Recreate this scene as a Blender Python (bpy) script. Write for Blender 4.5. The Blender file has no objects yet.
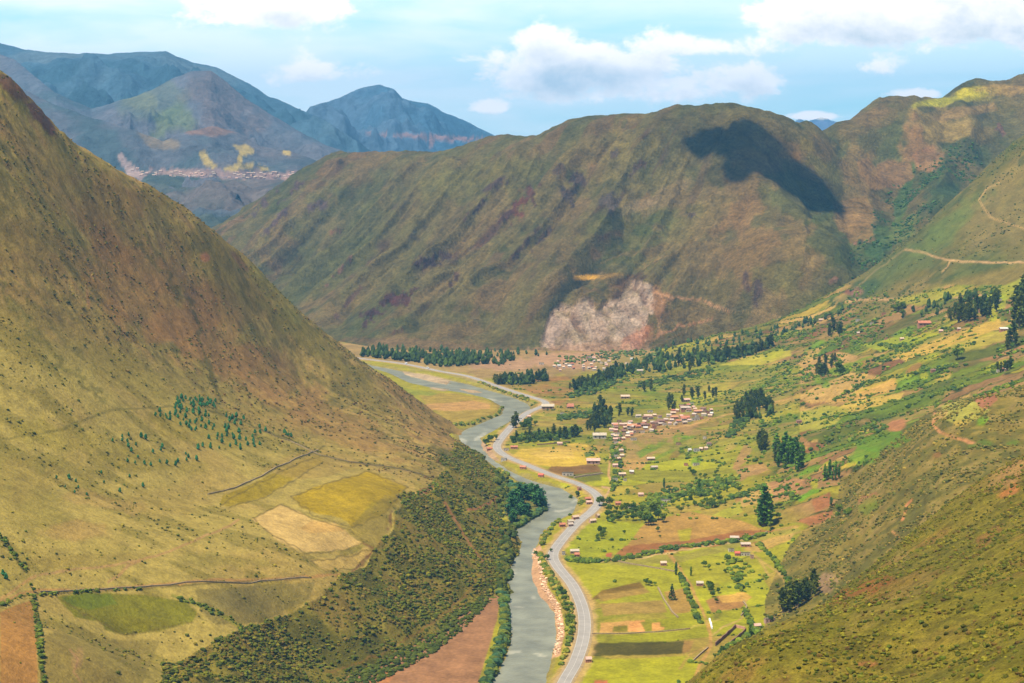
import bpy, math, random
import numpy as np
random.seed(7); rng = np.random.default_rng(11)
SC = bpy.context.scene
COL = SC.collection

# ------------------------------------------------------------------ camera
W, HH = 1024, 683
F = 1800.0                     # focal length in pixels
H = 330.0                      # eye height above the river
PITCH = math.atan(201.5 / F)
cp, sp = math.cos(PITCH), math.sin(PITCH)
cam = bpy.data.cameras.new('camera'); camo = bpy.data.objects.new('camera', cam); COL.objects.link(camo)
cam.sensor_width = 36; cam.lens = F / W * 36; cam.clip_start = 5; cam.clip_end = 80000
camo.location = (0, 0, H); camo.rotation_euler = (math.pi / 2 - PITCH, 0, 0)
SC.camera = camo

# ------------------------------------------------------------------ light
SUN_EL, SUN_STR, SKY_STR = 65.0, 5.0, 0.09
sdir = np.array([-0.66, -0.52, 0.0]); sdir /= np.linalg.norm(sdir)          # towards the sun (horizontal part)
sdir = sdir * math.cos(math.radians(SUN_EL)); sdir[2] = math.sin(math.radians(SUN_EL))
sun = bpy.data.lights.new('sun', 'SUN'); sun.energy = SUN_STR; sun.angle = math.radians(0.5); sun.color = (1.0, 0.88, 0.68)
suno = bpy.data.objects.new('sun', sun); COL.objects.link(suno)
from mathutils import Vector
suno.rotation_euler = Vector(sdir).to_track_quat('Z', 'Y').to_euler()
SC.view_settings.view_transform = 'Standard'; SC.view_settings.look = 'None'
SC.view_settings.exposure = 0.72; SC.view_settings.gamma = 1.0; SC.view_settings.use_curve_mapping = False

def build_world():
    w = bpy.data.worlds.new('World'); SC.world = w; w.use_nodes = True
    nt = w.node_tree; N = nt.nodes; L = nt.links; N.clear()
    out = N.new('ShaderNodeOutputWorld'); bg = N.new('ShaderNodeBackground')
    sky = N.new('ShaderNodeTexSky'); sky.sky_type = 'NISHITA'; sky.sun_disc = False
    sky.sun_elevation = math.radians(SUN_EL); sky.sun_rotation = math.atan2(sdir[0], sdir[1])
    sky.altitude = 2500; sky.air_density = 1.1; sky.dust_density = 0.6; sky.ozone_density = 1.5
    tc = N.new('ShaderNodeTexCoord'); sep = N.new('ShaderNodeSeparateXYZ'); L.new(tc.outputs['Generated'], sep.inputs[0])
    def m(op, a, b=None, c=None, clamp=False):
        n = N.new('ShaderNodeMath'); n.operation = op; n.use_clamp = clamp
        for i, v in enumerate((a, b, c)):
            if v is None: continue
            if isinstance(v, (int, float)): n.inputs[i].default_value = v
            else: L.new(v, n.inputs[i])
        return n.outputs[0]
    yy = m('MAXIMUM', sep.outputs[1], 0.02)
    u = m('DIVIDE', sep.outputs[0], yy); v = m('DIVIDE', sep.outputs[2], yy)
    def comb(a, b):
        n = N.new('ShaderNodeCombineXYZ'); L.new(a, n.inputs[0]); L.new(b, n.inputs[1]); n.inputs[2].default_value = 3.7
        return n.outputs[0]
    def noise(vec, scale, detail, rough, dist=0.0):
        n = N.new('ShaderNodeTexNoise'); L.new(vec, n.inputs['Vector']); n.inputs['Scale'].default_value = scale
        n.inputs['Detail'].default_value = detail; n.inputs['Roughness'].default_value = rough; n.inputs['Distortion'].default_value = dist
        return n.outputs[0]
    # cloud banks: direction tangent (u, v), half sizes, weight
    cl = []
    for (px, py, rx, ry, wt) in CLOUDS:
        cl.append(((px - 512) / F, (140 - py) / F, rx / F, ry / F, wt))
    def shape(vv):
        acc = None
        for (cu, cv, ru, rv, wt) in cl:
            du = m('MULTIPLY', m('SUBTRACT', u, cu), 1 / ru)
            dv = m('MULTIPLY', m('SUBTRACT', vv, cv), 1 / rv)
            # flat base: compress the lower half
            dv = m('MULTIPLY', dv, m('ADD', 1.0, m('MULTIPLY', m('LESS_THAN', dv, 0.0), 0.5)))
            r2 = m('MULTIPLY', m('ADD', m('MULTIPLY', du, du), m('MULTIPLY', dv, dv)), .72)
            g = m('MULTIPLY', m('POWER', 2.718, m('MULTIPLY', r2, -0.75)), wt)
            acc = g if acc is None else m('MAXIMUM', acc, g)
        return acc
    def dens(vv):
        vec = comb(u, m('MULTIPLY', vv, 1.5))
        n1 = noise(vec, 20, 10, 0.66, 0.15)
        s = shape(vv)
        d = m('ADD', s, m('MULTIPLY', m('SUBTRACT', n1, 0.50), 2.4))
        return d
    d0 = dens(v); d1 = dens(m('ADD', v, 0.0065))
    cov = N.new('ShaderNodeMapRange'); cov.interpolation_type = 'SMOOTHSTEP'; L.new(d0, cov.inputs[0])
    cov.inputs[1].default_value = 0.44; cov.inputs[2].default_value = 0.76
    low = N.new('ShaderNodeMapRange'); low.interpolation_type = 'SMOOTHSTEP'; L.new(sep.outputs[2], low.inputs[0]); low.inputs[1].default_value = .32; low.inputs[2].default_value = .10
    # thin veil of high cloud towards the upper left
    veil = m('MULTIPLY', noise(comb(m('MULTIPLY', u, 0.5), m('MULTIPLY', v, 2.4)), 14, 5, 0.55, 0.3), 1.0)
    vm = N.new('ShaderNodeMapRange'); L.new(veil, vm.inputs[0]); vm.inputs[1].default_value = 0.26; vm.inputs[2].default_value = 0.58
    vleft = N.new('ShaderNodeMapRange'); L.new(u, vleft.inputs[0]); vleft.inputs[1].default_value = 0.25; vleft.inputs[2].default_value = -0.25
    vleft.inputs[3].default_value = 0.62; vleft.inputs[4].default_value = 1.15
    vfac = m('MULTIPLY', m('MULTIPLY', vm.outputs[0], vleft.outputs[0], clamp=True), low.outputs[0])
    # light on the clouds: where there is more cloud above, the base is greyer
    thick = m('MULTIPLY', m('SUBTRACT', d1, 0.62), 1.25, clamp=True)
    base = N.new('ShaderNodeMix'); base.data_type = 'RGBA'; L.new(thick, base.inputs[0])
    base.inputs[6].default_value = (1.25, 1.10, .99, 1); base.inputs[7].default_value = (0.60, 0.62, 0.62, 1)
    skm = N.new('ShaderNodeMix'); skm.data_type = 'RGBA'; skm.blend_type = 'MULTIPLY'; skm.inputs[0].default_value = 1
    L.new(sky.outputs[0], skm.inputs[6]); skm.inputs[7].default_value = (SKY_STR,) * 3 + (1,)
    tint = N.new('ShaderNodeMix'); tint.data_type = 'RGBA'; L.new(m('MULTIPLY', low.outputs[0], .75), tint.inputs[0])
    L.new(skm.outputs[2], tint.inputs[6]); tint.inputs[7].default_value = (0.42, 0.80, 0.86, 1)
    m1 = N.new('ShaderNodeMix'); m1.data_type = 'RGBA'; L.new(vfac, m1.inputs[0]); L.new(tint.outputs[2], m1.inputs[6]); m1.inputs[7].default_value = (0.86, 0.93, 0.92, 1)
    m2 = N.new('ShaderNodeMix'); m2.data_type = 'RGBA'; L.new(m('MULTIPLY', cov.outputs[0], low.outputs[0]), m2.inputs[0]); L.new(m1.outputs[2], m2.inputs[6]); L.new(base.outputs[2], m2.inputs[7])
    L.new(m2.outputs[2], bg.inputs[0]); bg.inputs[1].default_value = 1.0
    L.new(bg.outputs[0], out.inputs[0])
    w.cycles.sampling_method = 'MANUAL'; w.cycles.sample_map_resolution = 512
CLOUDS = [(285, 14, 75, 24, 1.0), (325, 74, 60, 15, 0.75), (575, 72, 95, 30, 1.15), (548, 48, 40, 20, 1.0), (650, 92, 90, 20, 0.85),
          (690, 48, 85, 15, 0.95), (735, 82, 50, 18, 0.95), (850, 22, 95, 34, 1.2), (970, 15, 90, 40, 1.25), (870, 66, 26, 16, 0.8),
          (490, 108, 20, 8, 0.75), (470, 60, 45, 10, 0.7), (905, 95, 25, 6, 0.6), (812, 117, 22, 4, 0.8)]
build_world()

# ------------------------------------------------------------------ helpers: projection, noise
def project(X, Y, Z):
    w = Y * cp - (Z - H) * sp; v = Y * sp + (Z - H) * cp
    return 512 + F * X / w, 341.5 - F * v / w
def ray(px, py):
    t = (341.5 - py) / F; yc = cp + t * sp; zc = -sp + t * cp
    return (px - 512) / F / yc, zc / yc           # X per Y, dZ per Y
def at_depth(px, py, Y):
    sx, sz = ray(px, py); return sx * Y, Y, H + sz * Y
def on_plane(px, py, z):
    sx, sz = ray(px, py); Y = (z - H) / sz; return sx * Y, Y
TAB = {}
def vnoise(x, y, seed=0):
    if seed not in TAB: TAB[seed] = np.random.default_rng(1000 + seed).random((256, 256)).astype(np.float32) * 2 - 1
    T = TAB[seed]; xi = np.floor(x).astype(np.int64); yi = np.floor(y).astype(np.int64)
    fx = (x - xi); fy = (y - yi); fx = fx * fx * fx * (fx * (fx * 6 - 15) + 10); fy = fy * fy * fy * (fy * (fy * 6 - 15) + 10)
    x0 = xi & 255; x1 = (xi + 1) & 255; y0 = yi & 255; y1 = (yi + 1) & 255
    a = T[x0, y0]; b = T[x1, y0]; c = T[x0, y1]; d = T[x1, y1]
    return (a + (b - a) * fx) * (1 - fy) + (c + (d - c) * fx) * fy
def fbm(x, y, wl, oct=4, seed=0, gain=0.5):
    s = 0; a = 1; t = 0
    for o in range(oct):
        ca, sa = math.cos(o * 0.9 + 0.3), math.sin(o * 0.9 + 0.3)
        s = s + a * vnoise((x * ca - y * sa) / wl, (x * sa + y * ca) / wl, seed + o); t += a; a *= gain; wl *= 0.5
    return s / t
def ridged(x, y, seed=0, oct=3, gain=0.5):
    s = 0; a = 1; t = 0
    for o in range(oct):
        s = s + a * (1 - 2 * np.abs(vnoise(x * 2 ** o, y * 2 ** o, seed + o))); t += a; a *= gain
    return s / t
def sstep(a, b, x):
    t = np.clip((x - a) / (b - a), 0, 1); return t * t * (3 - 2 * t)
def inpoly(px, py, poly):
    poly = np.asarray(poly, float); res = np.zeros(px.shape, bool)
    idx = np.nonzero((px >= poly[:, 0].min()) & (px <= poly[:, 0].max()) & (py >= poly[:, 1].min()) & (py <= poly[:, 1].max()))
    x = px[idx]; y = py[idx]; r = np.zeros(x.shape, bool); n = len(poly)
    for i in range(n):
        x0, y0 = poly[i]; x1, y1 = poly[(i + 1) % n]
        if y0 == y1: continue
        c = ((y0 > y) != (y1 > y)) & (x < (x1 - x0) * (y - y0) / (y1 - y0) + x0); r ^= c
    res[idx] = r; return res
def distline(px, py, pts, R=1e9, closed=False):
    pts = np.asarray(pts, float); D = np.full(px.shape, R, np.float32); n = len(pts)
    for i in range(n if closed else n - 1):
        a = pts[i]; b = pts[(i + 1) % n]
        idx = np.nonzero((px > min(a[0], b[0]) - R) & (px < max(a[0], b[0]) + R) & (py > min(a[1], b[1]) - R) & (py < max(a[1], b[1]) + R))
        x = px[idx] - a[0]; y = py[idx] - a[1]; d = b - a; L2 = d @ d + 1e-9
        t = np.clip((x * d[0] + y * d[1]) / L2, 0, 1)
        D[idx] = np.minimum(D[idx], np.hypot(x - t * d[0], y - t * d[1]))
    return D
def lin(c):
    c = np.asarray(c, float) / 255.0
    return np.where(c <= 0.04045, c / 12.92, ((c + 0.055) / 1.055) ** 2.4)
KALB = 0.60                                        # observed sunlit colour -> surface reflectance
WARM = np.array([1.05, .95, .80])
def alb(c, k=1.0): return lin(c) * KALB * k * WARM

# ------------------------------------------------------------------ tagging
def tag(o, label=None, cat=None, group=None, kind=None):
    if label: o['label'] = label
    if cat: o['category'] = cat
    if group: o['group'] = group
    if kind: o['kind'] = kind
    return o
def mesh_np(name, V, Fq, col=None, mat=None, smooth=True, nper=4):
    me = bpy.data.meshes.new(name); V = np.ascontiguousarray(V, np.float32); Fq = np.ascontiguousarray(Fq, np.int32)
    nf = len(Fq); me.vertices.add(len(V)); me.vertices.foreach_set('co', V.ravel())
    me.loops.add(nf * nper); me.loops.foreach_set('vertex_index', Fq.ravel())
    me.polygons.add(nf); me.polygons.foreach_set('loop_start', np.arange(nf, dtype=np.int32) * nper)
    me.polygons.foreach_set('loop_total', np.full(nf, nper, np.int32))
    me.polygons.foreach_set('use_smooth', np.full(nf, smooth, bool))
    me.update(calc_edges=True)
    if col is not None:
        at = me.color_attributes.new('Col', 'FLOAT_COLOR', 'POINT')
        c = np.ones((len(V), 4), np.float32); c[:, :3] = col; at.data.foreach_set('color', c.ravel())
    if mat: me.materials.append(mat)
    return me
def link(name, me, parent=None):
    o = bpy.data.objects.new(name, me); COL.objects.link(o)
    if parent: o.parent = parent
    return o

# ------------------------------------------------------------------ materials
def attr_mat(name, s1=8.0, s2=1.5, var=0.35, bump=0.5, bdist=1.0, rough=0.95):
    m = bpy.data.materials.new(name); m.use_nodes = True; nt = m.node_tree; N = nt.nodes; L = nt.links
    b = N['Principled BSDF']; b.inputs['Roughness'].default_value = rough; b.inputs['Specular IOR Level'].default_value = 0.1
    a = N.new('ShaderNodeAttribute'); a.attribute_name = 'Col'
    g = N.new('ShaderNodeNewGeometry')
    def nz(sc, det):
        n = N.new('ShaderNodeTexNoise'); L.new(g.outputs['Position'], n.inputs['Vector']); n.inputs['Scale'].default_value = 1 / sc
        n.inputs['Detail'].default_value = det; n.inputs['Roughness'].default_value = 0.65; return n.outputs[0]
    n1 = nz(s1, 4); n2 = nz(s2, 4)
    def mr(n, lo, hi):
        r = N.new('ShaderNodeMapRange'); L.new(n, r.inputs[0]); r.inputs[1].default_value = 0.33; r.inputs[2].default_value = 0.67
        r.inputs[3].default_value = lo; r.inputs[4].default_value = hi; return r.outputs[0]
    mu = N.new('ShaderNodeMath'); mu.operation = 'MULTIPLY'; L.new(mr(n1, 1 - var, 1 + var), mu.inputs[0]); L.new(mr(n2, 1 - var, 1 + var), mu.inputs[1])
    v = N.new('ShaderNodeVectorMath'); v.operation = 'SCALE'; L.new(a.outputs['Color'], v.inputs[0]); L.new(mu.outputs[0], v.inputs['Scale'])
    L.new(v.outputs[0], b.inputs['Base Color'])
    bp = N.new('ShaderNodeBump'); bp.inputs['Strength'].default_value = bump; bp.inputs['Distance'].default_value = bdist
    L.new(n2, bp.inputs['Height']); L.new(bp.outputs[0], b.inputs['Normal'])
    return m
def flat_mat(name, rgb, rough=0.85, var=0.15, scale=0.6, spec=0.3, metal=0.0):
    m = bpy.data.materials.new(name); m.use_nodes = True; nt = m.node_tree; N = nt.nodes; L = nt.links
    b = N['Principled BSDF']; b.inputs['Roughness'].default_value = rough; b.inputs['Specular IOR Level'].default_value = spec; b.inputs['Metallic'].default_value = metal
    g = N.new('ShaderNodeNewGeometry'); n = N.new('ShaderNodeTexNoise'); L.new(g.outputs['Position'], n.inputs['Vector']); n.inputs['Scale'].default_value = scale
    n.inputs['Detail'].default_value = 4
    r = N.new('ShaderNodeMapRange'); L.new(n.outputs[0], r.inputs[0]); r.inputs[1].default_value = .25; r.inputs[2].default_value = .75
    r.inputs[3].default_value = 1 - var; r.inputs[4].default_value = 1 + var
    v = N.new('ShaderNodeVectorMath'); v.operation = 'SCALE'; v.inputs[0].default_value = rgb; L.new(r.outputs[0], v.inputs['Scale'])
    L.new(v.outputs[0], b.inputs['Base Color']); return m

# ------------------------------------------------------------------ landforms as height fields
def behind(pts, dy=70, dz=28):
    return [('w', px, Y + dy, H + (139.5 - py) * (Y) / F - dz) for px, py, Y in pts]
A_SKY = [(-80,20,1560),(0,75,1610),(28,98,1630),(57,130,1650),(100,155,1695),(150,183,1760),(185,205,1820),(219,234,1880),(244,252,1915),(270,282,1950),(300,312,1985),(335,342,2020),(360,364,2030),(408,391,2020)]
class Land:
    def __init__(s, ctrl, a_rng, y_rng, na, ny, soft=70.0, geo=True):
        P = []
        for c in ctrl:
            if c[0] == 'w': _, px, Y, z = c; P.append(((px - 512) / F * Y, Y, z))
            else: P.append(at_depth(*c))
        P = np.array(P); xy = P[:, :2]; n = len(P)
        def ker(d2): return np.sqrt(d2 + soft * soft)
        D = ker(((xy[:, None] - xy[None]) ** 2).sum(-1))
        A = np.zeros((n + 3, n + 3)); A[:n, :n] = D - np.eye(n) * 0.5; A[:n, n] = 1; A[:n, n + 1:] = xy / 1000
        A[n, :n] = 1; A[n + 1:, :n] = (xy / 1000).T
        sol = np.linalg.lstsq(A, np.concatenate([P[:, 2], [0, 0, 0]]), rcond=None)[0]
        s.a = np.linspace(a_rng[0], a_rng[1], na)
        s.y = np.geomspace(y_rng[0], y_rng[1], ny) if geo else np.linspace(y_rng[0], y_rng[1], ny)
        ca = np.linspace(a_rng[0], a_rng[1], 160); cy = s.y[np.linspace(0, ny - 1, 160).round().astype(int)]
        AA, YY = np.meshgrid(ca, cy, indexing='ij'); XX = (AA - 512) / F * YY
        Z = sol[n] + sol[n + 1] * XX / 1000 + sol[n + 2] * YY / 1000
        for k in range(n): Z = Z + sol[k] * ker((XX - P[k, 0]) ** 2 + (YY - P[k, 1]) ** 2)
        s.Z = s._bil(ca, cy, Z, *np.meshgrid(s.a, s.y, indexing='ij'))
        s.A, s.Y = np.meshgrid(s.a, s.y, indexing='ij'); s.X = (s.A - 512) / F * s.Y
    @staticmethod
    def _bil(ga, gy, Z, a, y):
        i = np.clip(np.searchsorted(ga, a) - 1, 0, len(ga) - 2); j = np.clip(np.searchsorted(gy, y) - 1, 0, len(gy) - 2)
        u = np.clip((a - ga[i]) / (ga[i + 1] - ga[i]), 0, 1); v = np.clip((y - gy[j]) / (gy[j + 1] - gy[j]), 0, 1)
        return (Z[i, j] * (1 - u) + Z[i + 1, j] * u) * (1 - v) + (Z[i, j + 1] * (1 - u) + Z[i + 1, j + 1] * u) * v
    def proj(s): s.PX, s.PY = project(s.X, s.Y, s.Z)
    def height(s, X, Y):
        a = 512 + F * X / Y; z = s._bil(s.a, s.y, s.Z, a, Y)
        return np.where((a < s.a[0]) | (a > s.a[-1]) | (Y < s.y[0]) | (Y > s.y[-1]), -1e3, z)
    def hit(s, px, py):
        """first point of this landform on the sight line through pixel (px, py)"""
        px = np.atleast_1d(np.asarray(px, float)); py = np.atleast_1d(np.asarray(py, float)); sx, sz = ray(px, py)
        ys = s.y; out = np.full((len(px), 3), np.nan)
        for k0 in range(0, len(px), 4000):
            sl = slice(k0, k0 + 4000)
            Yg = ys[None, :]; Xg = sx[sl, None] * Yg; zr = H + sz[sl, None] * Yg
            a = 512 + F * sx[sl]
            ii = np.clip(np.searchsorted(s.a, a) - 1, 0, len(s.a) - 2); u = np.clip((a - s.a[ii]) / (s.a[1] - s.a[0]), 0, 1)
            zt = s.Z[ii] * (1 - u)[:, None] + s.Z[ii + 1] * u[:, None]
            below = zr < zt; has = below.any(1); j = below.argmax(1); j1 = np.clip(j, 1, None)
            r = np.arange(len(j)); g0 = zr[r, j1 - 1] - zt[r, j1 - 1]; g1 = zr[r, j1] - zt[r, j1]; t = np.clip(g0 / (g0 - g1 + 1e-9), 0, 1)
            Yh = ys[j1 - 1] + (ys[j1] - ys[j1 - 1]) * t
            ok = has & (j > 0)
            out[sl][ok, 0] = (sx[sl] * Yh)[ok]; out[sl][ok, 1] = Yh[ok]; out[sl][ok, 2] = (H + sz[sl] * Yh)[ok]
        return out
    def mesh(s, name, mat, step=1):
        na, ny = s.Z.shape; V = np.stack([s.X, s.Y, s.Z], -1).reshape(-1, 3)
        I = np.arange(na * ny).reshape(na, ny)
        Q = np.stack([I[:-1, :-1], I[1:, :-1], I[1:, 1:], I[:-1, 1:]], -1).reshape(-1, 4)
        o = link(name, mesh_np(name, V, Q, s.C.reshape(-1, 3), mat)); tag(o, kind='structure'); s.obj = o; return o

# painting surface colours (soil, grass, crops, rock) on a landform
def base(L, c): L.C = np.empty(L.Z.shape + (3,), np.float32); L.C[:] = alb(c)
def blend(L, m, c):
    L.C += (np.asarray(alb(c), np.float32) - L.C) * m[..., None].astype(np.float32)
def blob(L, cx, cy, rx, ry, rot, c, al=0.8, nz=0.6, wl=18, seed=40):
    th = math.radians(rot); R = max(rx, ry) * 1.9
    idx = np.nonzero((abs(L.PX - cx) < R) & (abs(L.PY - cy) < R))
    if len(idx[0]) == 0: return
    dx = L.PX[idx] - cx; dy = L.PY[idx] - cy
    u = (dx * math.cos(th) + dy * math.sin(th)) / rx; v = (-dx * math.sin(th) + dy * math.cos(th)) / ry
    k = L.Y[idx] / F * wl
    n = fbm(L.X[idx] / k * wl, (L.Y[idx]) * 0.6 / k * wl, wl * 2, 4, seed) if False else fbm(L.PX[idx], L.PY[idx], wl, 4, seed)
    d = np.sqrt(u * u + v * v) + n * nz
    m = sstep(1.25, 0.75, d) * al
    L.C[idx] += (np.asarray(alb(c), np.float32) - L.C[idx]) * m[..., None].astype(np.float32)
def patch(L, poly, c, al=1.0, jit=0.8, soft=None, seed=50, stripe=0.0, sang=0.0, swl=5.0, mott=0.0):
    p = np.asarray(poly, float); x0, y0 = p.min(0) - 4; x1, y1 = p.max(0) + 4
    idx = np.nonzero((L.PX > x0) & (L.PX < x1) & (L.PY > y0) & (L.PY < y1))
    if len(idx[0]) == 0: return
    PX = L.PX[idx]; PY = L.PY[idx]; X = L.X[idx]; Y = L.Y[idx]
    jx = fbm(PX, PY, 9, 3, seed) * jit * 1.6; jy = fbm(PX, PY, 9, 3, seed + 5) * jit * 1.6
    ins = inpoly(PX + jx, PY + jy, poly)
    d = distline(PX + jx, PY + jy, poly, R=6, closed=True)
    e = soft or 0.8
    m = np.where(ins, sstep(-e, e, d), sstep(e, -e, d)) * al
    k = np.ones(PX.shape)
    if stripe: k += stripe * vnoise((X * math.cos(sang) + Y * math.sin(sang)) / swl, (X * -math.sin(sang) + Y * math.cos(sang)) / (swl * 14), seed + 9)
    if mott: k += mott * fbm(X, Y, 30, 4, seed + 13)
    cc = np.asarray(alb(c))[None] * k[:, None]
    L.C[idx] += ((cc - L.C[idx]) * m[..., None]).astype(np.float32)
def line(L, pts, w, c, al=1.0, jit=0.6, seed=60, brk=0.0):
    p = np.asarray(pts, float); x0, y0 = p.min(0) - 6 - w; x1, y1 = p.max(0) + 6 + w
    idx = np.nonzero((L.PX > x0) & (L.PX < x1) & (L.PY > y0) & (L.PY < y1))
    if len(idx[0]) == 0: return
    PX = L.PX[idx]; PY = L.PY[idx]
    d = distline(PX + fbm(PX, PY, 8, 2, seed) * jit * 2, PY + fbm(PX, PY, 8, 2, seed + 3) * jit * 2, pts, R=w + 4)
    m = sstep(w * 0.5 + 0.7, w * 0.5 - 0.5, d) * al
    if brk: m = m * sstep(brk - 0.3, brk + 0.1, fbm(PX, PY, 7, 2, seed + 7) * 0.5 + 0.5)
    L.C[idx] += (np.asarray(alb(c), np.float32) - L.C[idx]) * m[..., None].astype(np.float32)

# ------------------------------------------------------------------ river and road outlines (seen from the viewpoint, laid on the valley floor)
RIV_L = [(478,720),(485,700),(492,683),(501,668),(508,654),(511,634),(509,610),(505,586),(502,562),(507,552),(514,531),(530,521),(546,511),(545,500),(530,489),(510,476),(494,466),(476,454),(461,443),(458,433),(477,425),(501,415),(504,408),(491,400),(470,395),(443,391),(412,384),(391,374),(374,369),(350,364),(320,360)]
RIV_R = [(320,358),(350,360),(374,366),(391,369),(408,373),(443,379),(470,385),(487,390),(511,397),(528,404),(531,410),(504,425),(480,438),(483,450),(493,460),(508,470),(532,481),(563,489),(579,500),(573,513),(552,524),(540,538),(533,555),(531,576),(540,596),(555,613),(556,640),(553,656),(545,683),(541,700),(537,720)]
ROAD = [(548,720),(564,683),(576,661),(584,634),(583,610),(573,586),(558,567),(553,556),(558,545),(576,524),(593,510),(599,500),(592,491),(576,483),(552,475),(525,464),(506,456),(497,448),(500,440),(513,425),(527,413),(541,407),(546,404),(541,400),(518,393),(491,384),(467,376),(439,371),(405,364),(374,360),(340,356)]
def smooth_line(P, step=6.0):
    P = np.asarray(P, float); n = len(P); out = []
    for i in range(n - 1):
        p0 = P[max(i - 1, 0)]; p1 = P[i]; p2 = P[i + 1]; p3 = P[min(i + 2, n - 1)]
        k = max(2, int(np.linalg.norm(p2 - p1) / step))
        for t in np.arange(k) / k:
            out.append(0.5 * ((2 * p1) + (-p0 + p2) * t + (2 * p0 - 5 * p1 + 4 * p2 - p3) * t * t + (-p0 + 3 * p1 - 3 * p2 + p3) * t ** 3))
    out.append(P[-1]); return np.array(out)
road_w = smooth_line([on_plane(x, y, 3.3) for x, y in ROAD], 6)
riv_w = np.array([on_plane(x, y, 0.0) for x, y in RIV_L + RIV_R])
FLOOR = 3.0

# ------------------------------------------------------------------ valley floor, terraced slope and the hill to its right
V = Land([('w', p, Y, FLOOR) for p in (0, 200, 400, 560) for Y in (900, 1250, 1600, 2000, 2400, 2900, 3100)] +
    [('w', 640, Y, FLOOR) for Y in (900, 1100, 1300, 1500)] + [('w', 700, 1200, 3), ('w', 600, 2300, 3), ('w', 600, 2700, 3), ('w', 690, 2800, 12)] +
    [(650,500,1640),(700,520,1516),(760,500,1560),(850,500,1450),(620,440,1970),(700,450,1870),(800,450,1750),(900,450,1480),(1000,430,1300),(1024,400,1350),
     (690,400,2265),(800,380,2150),(900,380,1950),(1000,350,1900),(740,350,2600),(800,330,2620),(850,305,2650),(900,300,2500),(960,298,2350),(1024,278,2250),
     (1024,137,2800),(990,165,2800),(960,195,2750),(920,235,2700),(880,275,2680),(1010,230,2500),(960,262,2480),(1150,60,2800),(1150,210,2400),(1150,400,1300),
     (780,600,1250),(720,640,1168),(845,520,1380),(900,470,1350),(960,420,1350),(1000,395,1380),(830,570,1250),(1000,470,1200),(1150,500,1200),
     ('w',1024,3200,215),('w',960,3100,120),('w',900,3050,60),('w',1150,3300,300),('w',850,3000,60),('w',760,3000,30)],
    (-60, 1130), (930, 3150), 1000, 860)
z = V.Z; V.base = z.copy(); V.proj()
up = sstep(4, 24, z)                                     # 0 on the floor, 1 on the slopes
z = np.maximum(z, FLOOR)
E_hill = sstep(-4, 10, (V.Y - (2480 + (V.PX - 900) * -0.9))) * sstep(840, 900, V.PX)
tw = V.X + fbm(V.X, V.Y, 180, 2, 3) * 60
z = z + up * (fbm(V.X, V.Y, 260, 3, 1) * 9 + fbm(V.X, V.Y, 60, 3, 5) * 3.0 + fbm(V.X, V.Y, 12, 2, 9) * 0.7)
z = z + E_hill * (ridged((V.X + V.Y * 0.5) / 130, (V.Y - V.X * .4) / 500, 14) * 9 + fbm(V.X, V.Y, 40, 3, 16) * 3)
# ravines cut in the terraced slope
fx, fy = V.X.ravel(), V.Y.ravel()
for path, depth, wid in (([(640,505),(690,490),(740,470),(800,455),(850,430),(900,408),(960,395)], 7, 26), ([(700,640),(760,560),(810,530),(840,500),(850,470)], 8, 24),
                         ([(800,405),(840,392),(870,375)], 8, 20), ([(650,430),(700,425),(760,400),(800,372)], 4, 20)):
    pw = [V.hit(a, b)[0, :2] for a, b in path]
    d = distline(fx, fy, pw, R=wid * 2).reshape(z.shape); z = z - depth * sstep(wid, 0, d + fbm(V.X, V.Y, 40, 2, 21) * 6) * up
# terraces: small steps along the contours of the cultivated slope
cult = up * (1 - E_hill) * sstep(60, -40, V.X - (560 + 0 * V.Y)) 
ph = z / 6.5 + fbm(V.X, V.Y, 150, 2, 31) * 1.2; z = z + cult * 1.5 * (sstep(0.0, 0.28, ph % 1.0) - (ph % 1.0))
dr = distline(fx, fy, road_w, R=30).reshape(z.shape)
z = z + (1 - up) * fbm(V.X, V.Y, 50, 3, 33) * 0.5 * sstep(8, 25, dr)
z = np.where(dr < 30, z + (FLOOR + 0.1 - z) * sstep(16, 7, dr), z)
dv = distline(fx, fy, riv_w, R=26, closed=True).reshape(z.shape); ri = inpoly(fx, fy, riv_w).reshape(z.shape)
sd = np.where(ri, -dv, dv) + fbm(V.X, V.Y, 12, 2, 35) * 1.2
z = np.where(sd < 22, np.minimum(z, np.clip(sd * 0.42, -3.0, 60) + 0.02), z)
BARS = [[(402,371.5),(425,374),(452,381),(447,385),(420,379.5),(404,375)], [(455,388),(475,390),(486,393),(470,393)], [(431,387),(450,389.5),(444,391),(430,389)]]
for q in BARS:
    qw = np.array([on_plane(a_, b_, 0.0) for a_, b_ in q]); ib = inpoly(fx + fbm(fx, fy, 20, 2, 36) * 5, fy, qw).reshape(z.shape); db = distline(fx, fy, qw, R=12, closed=True).reshape(z.shape)
    z = np.where(ib, np.maximum(z, np.minimum(.6, db * .12 - .1)), z)
V.Z = z; V.proj(); V.sd = sd; V.dr = dr
DK = (74,92,36)      # dark shrub green
base(V, (128,118,58))
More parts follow.
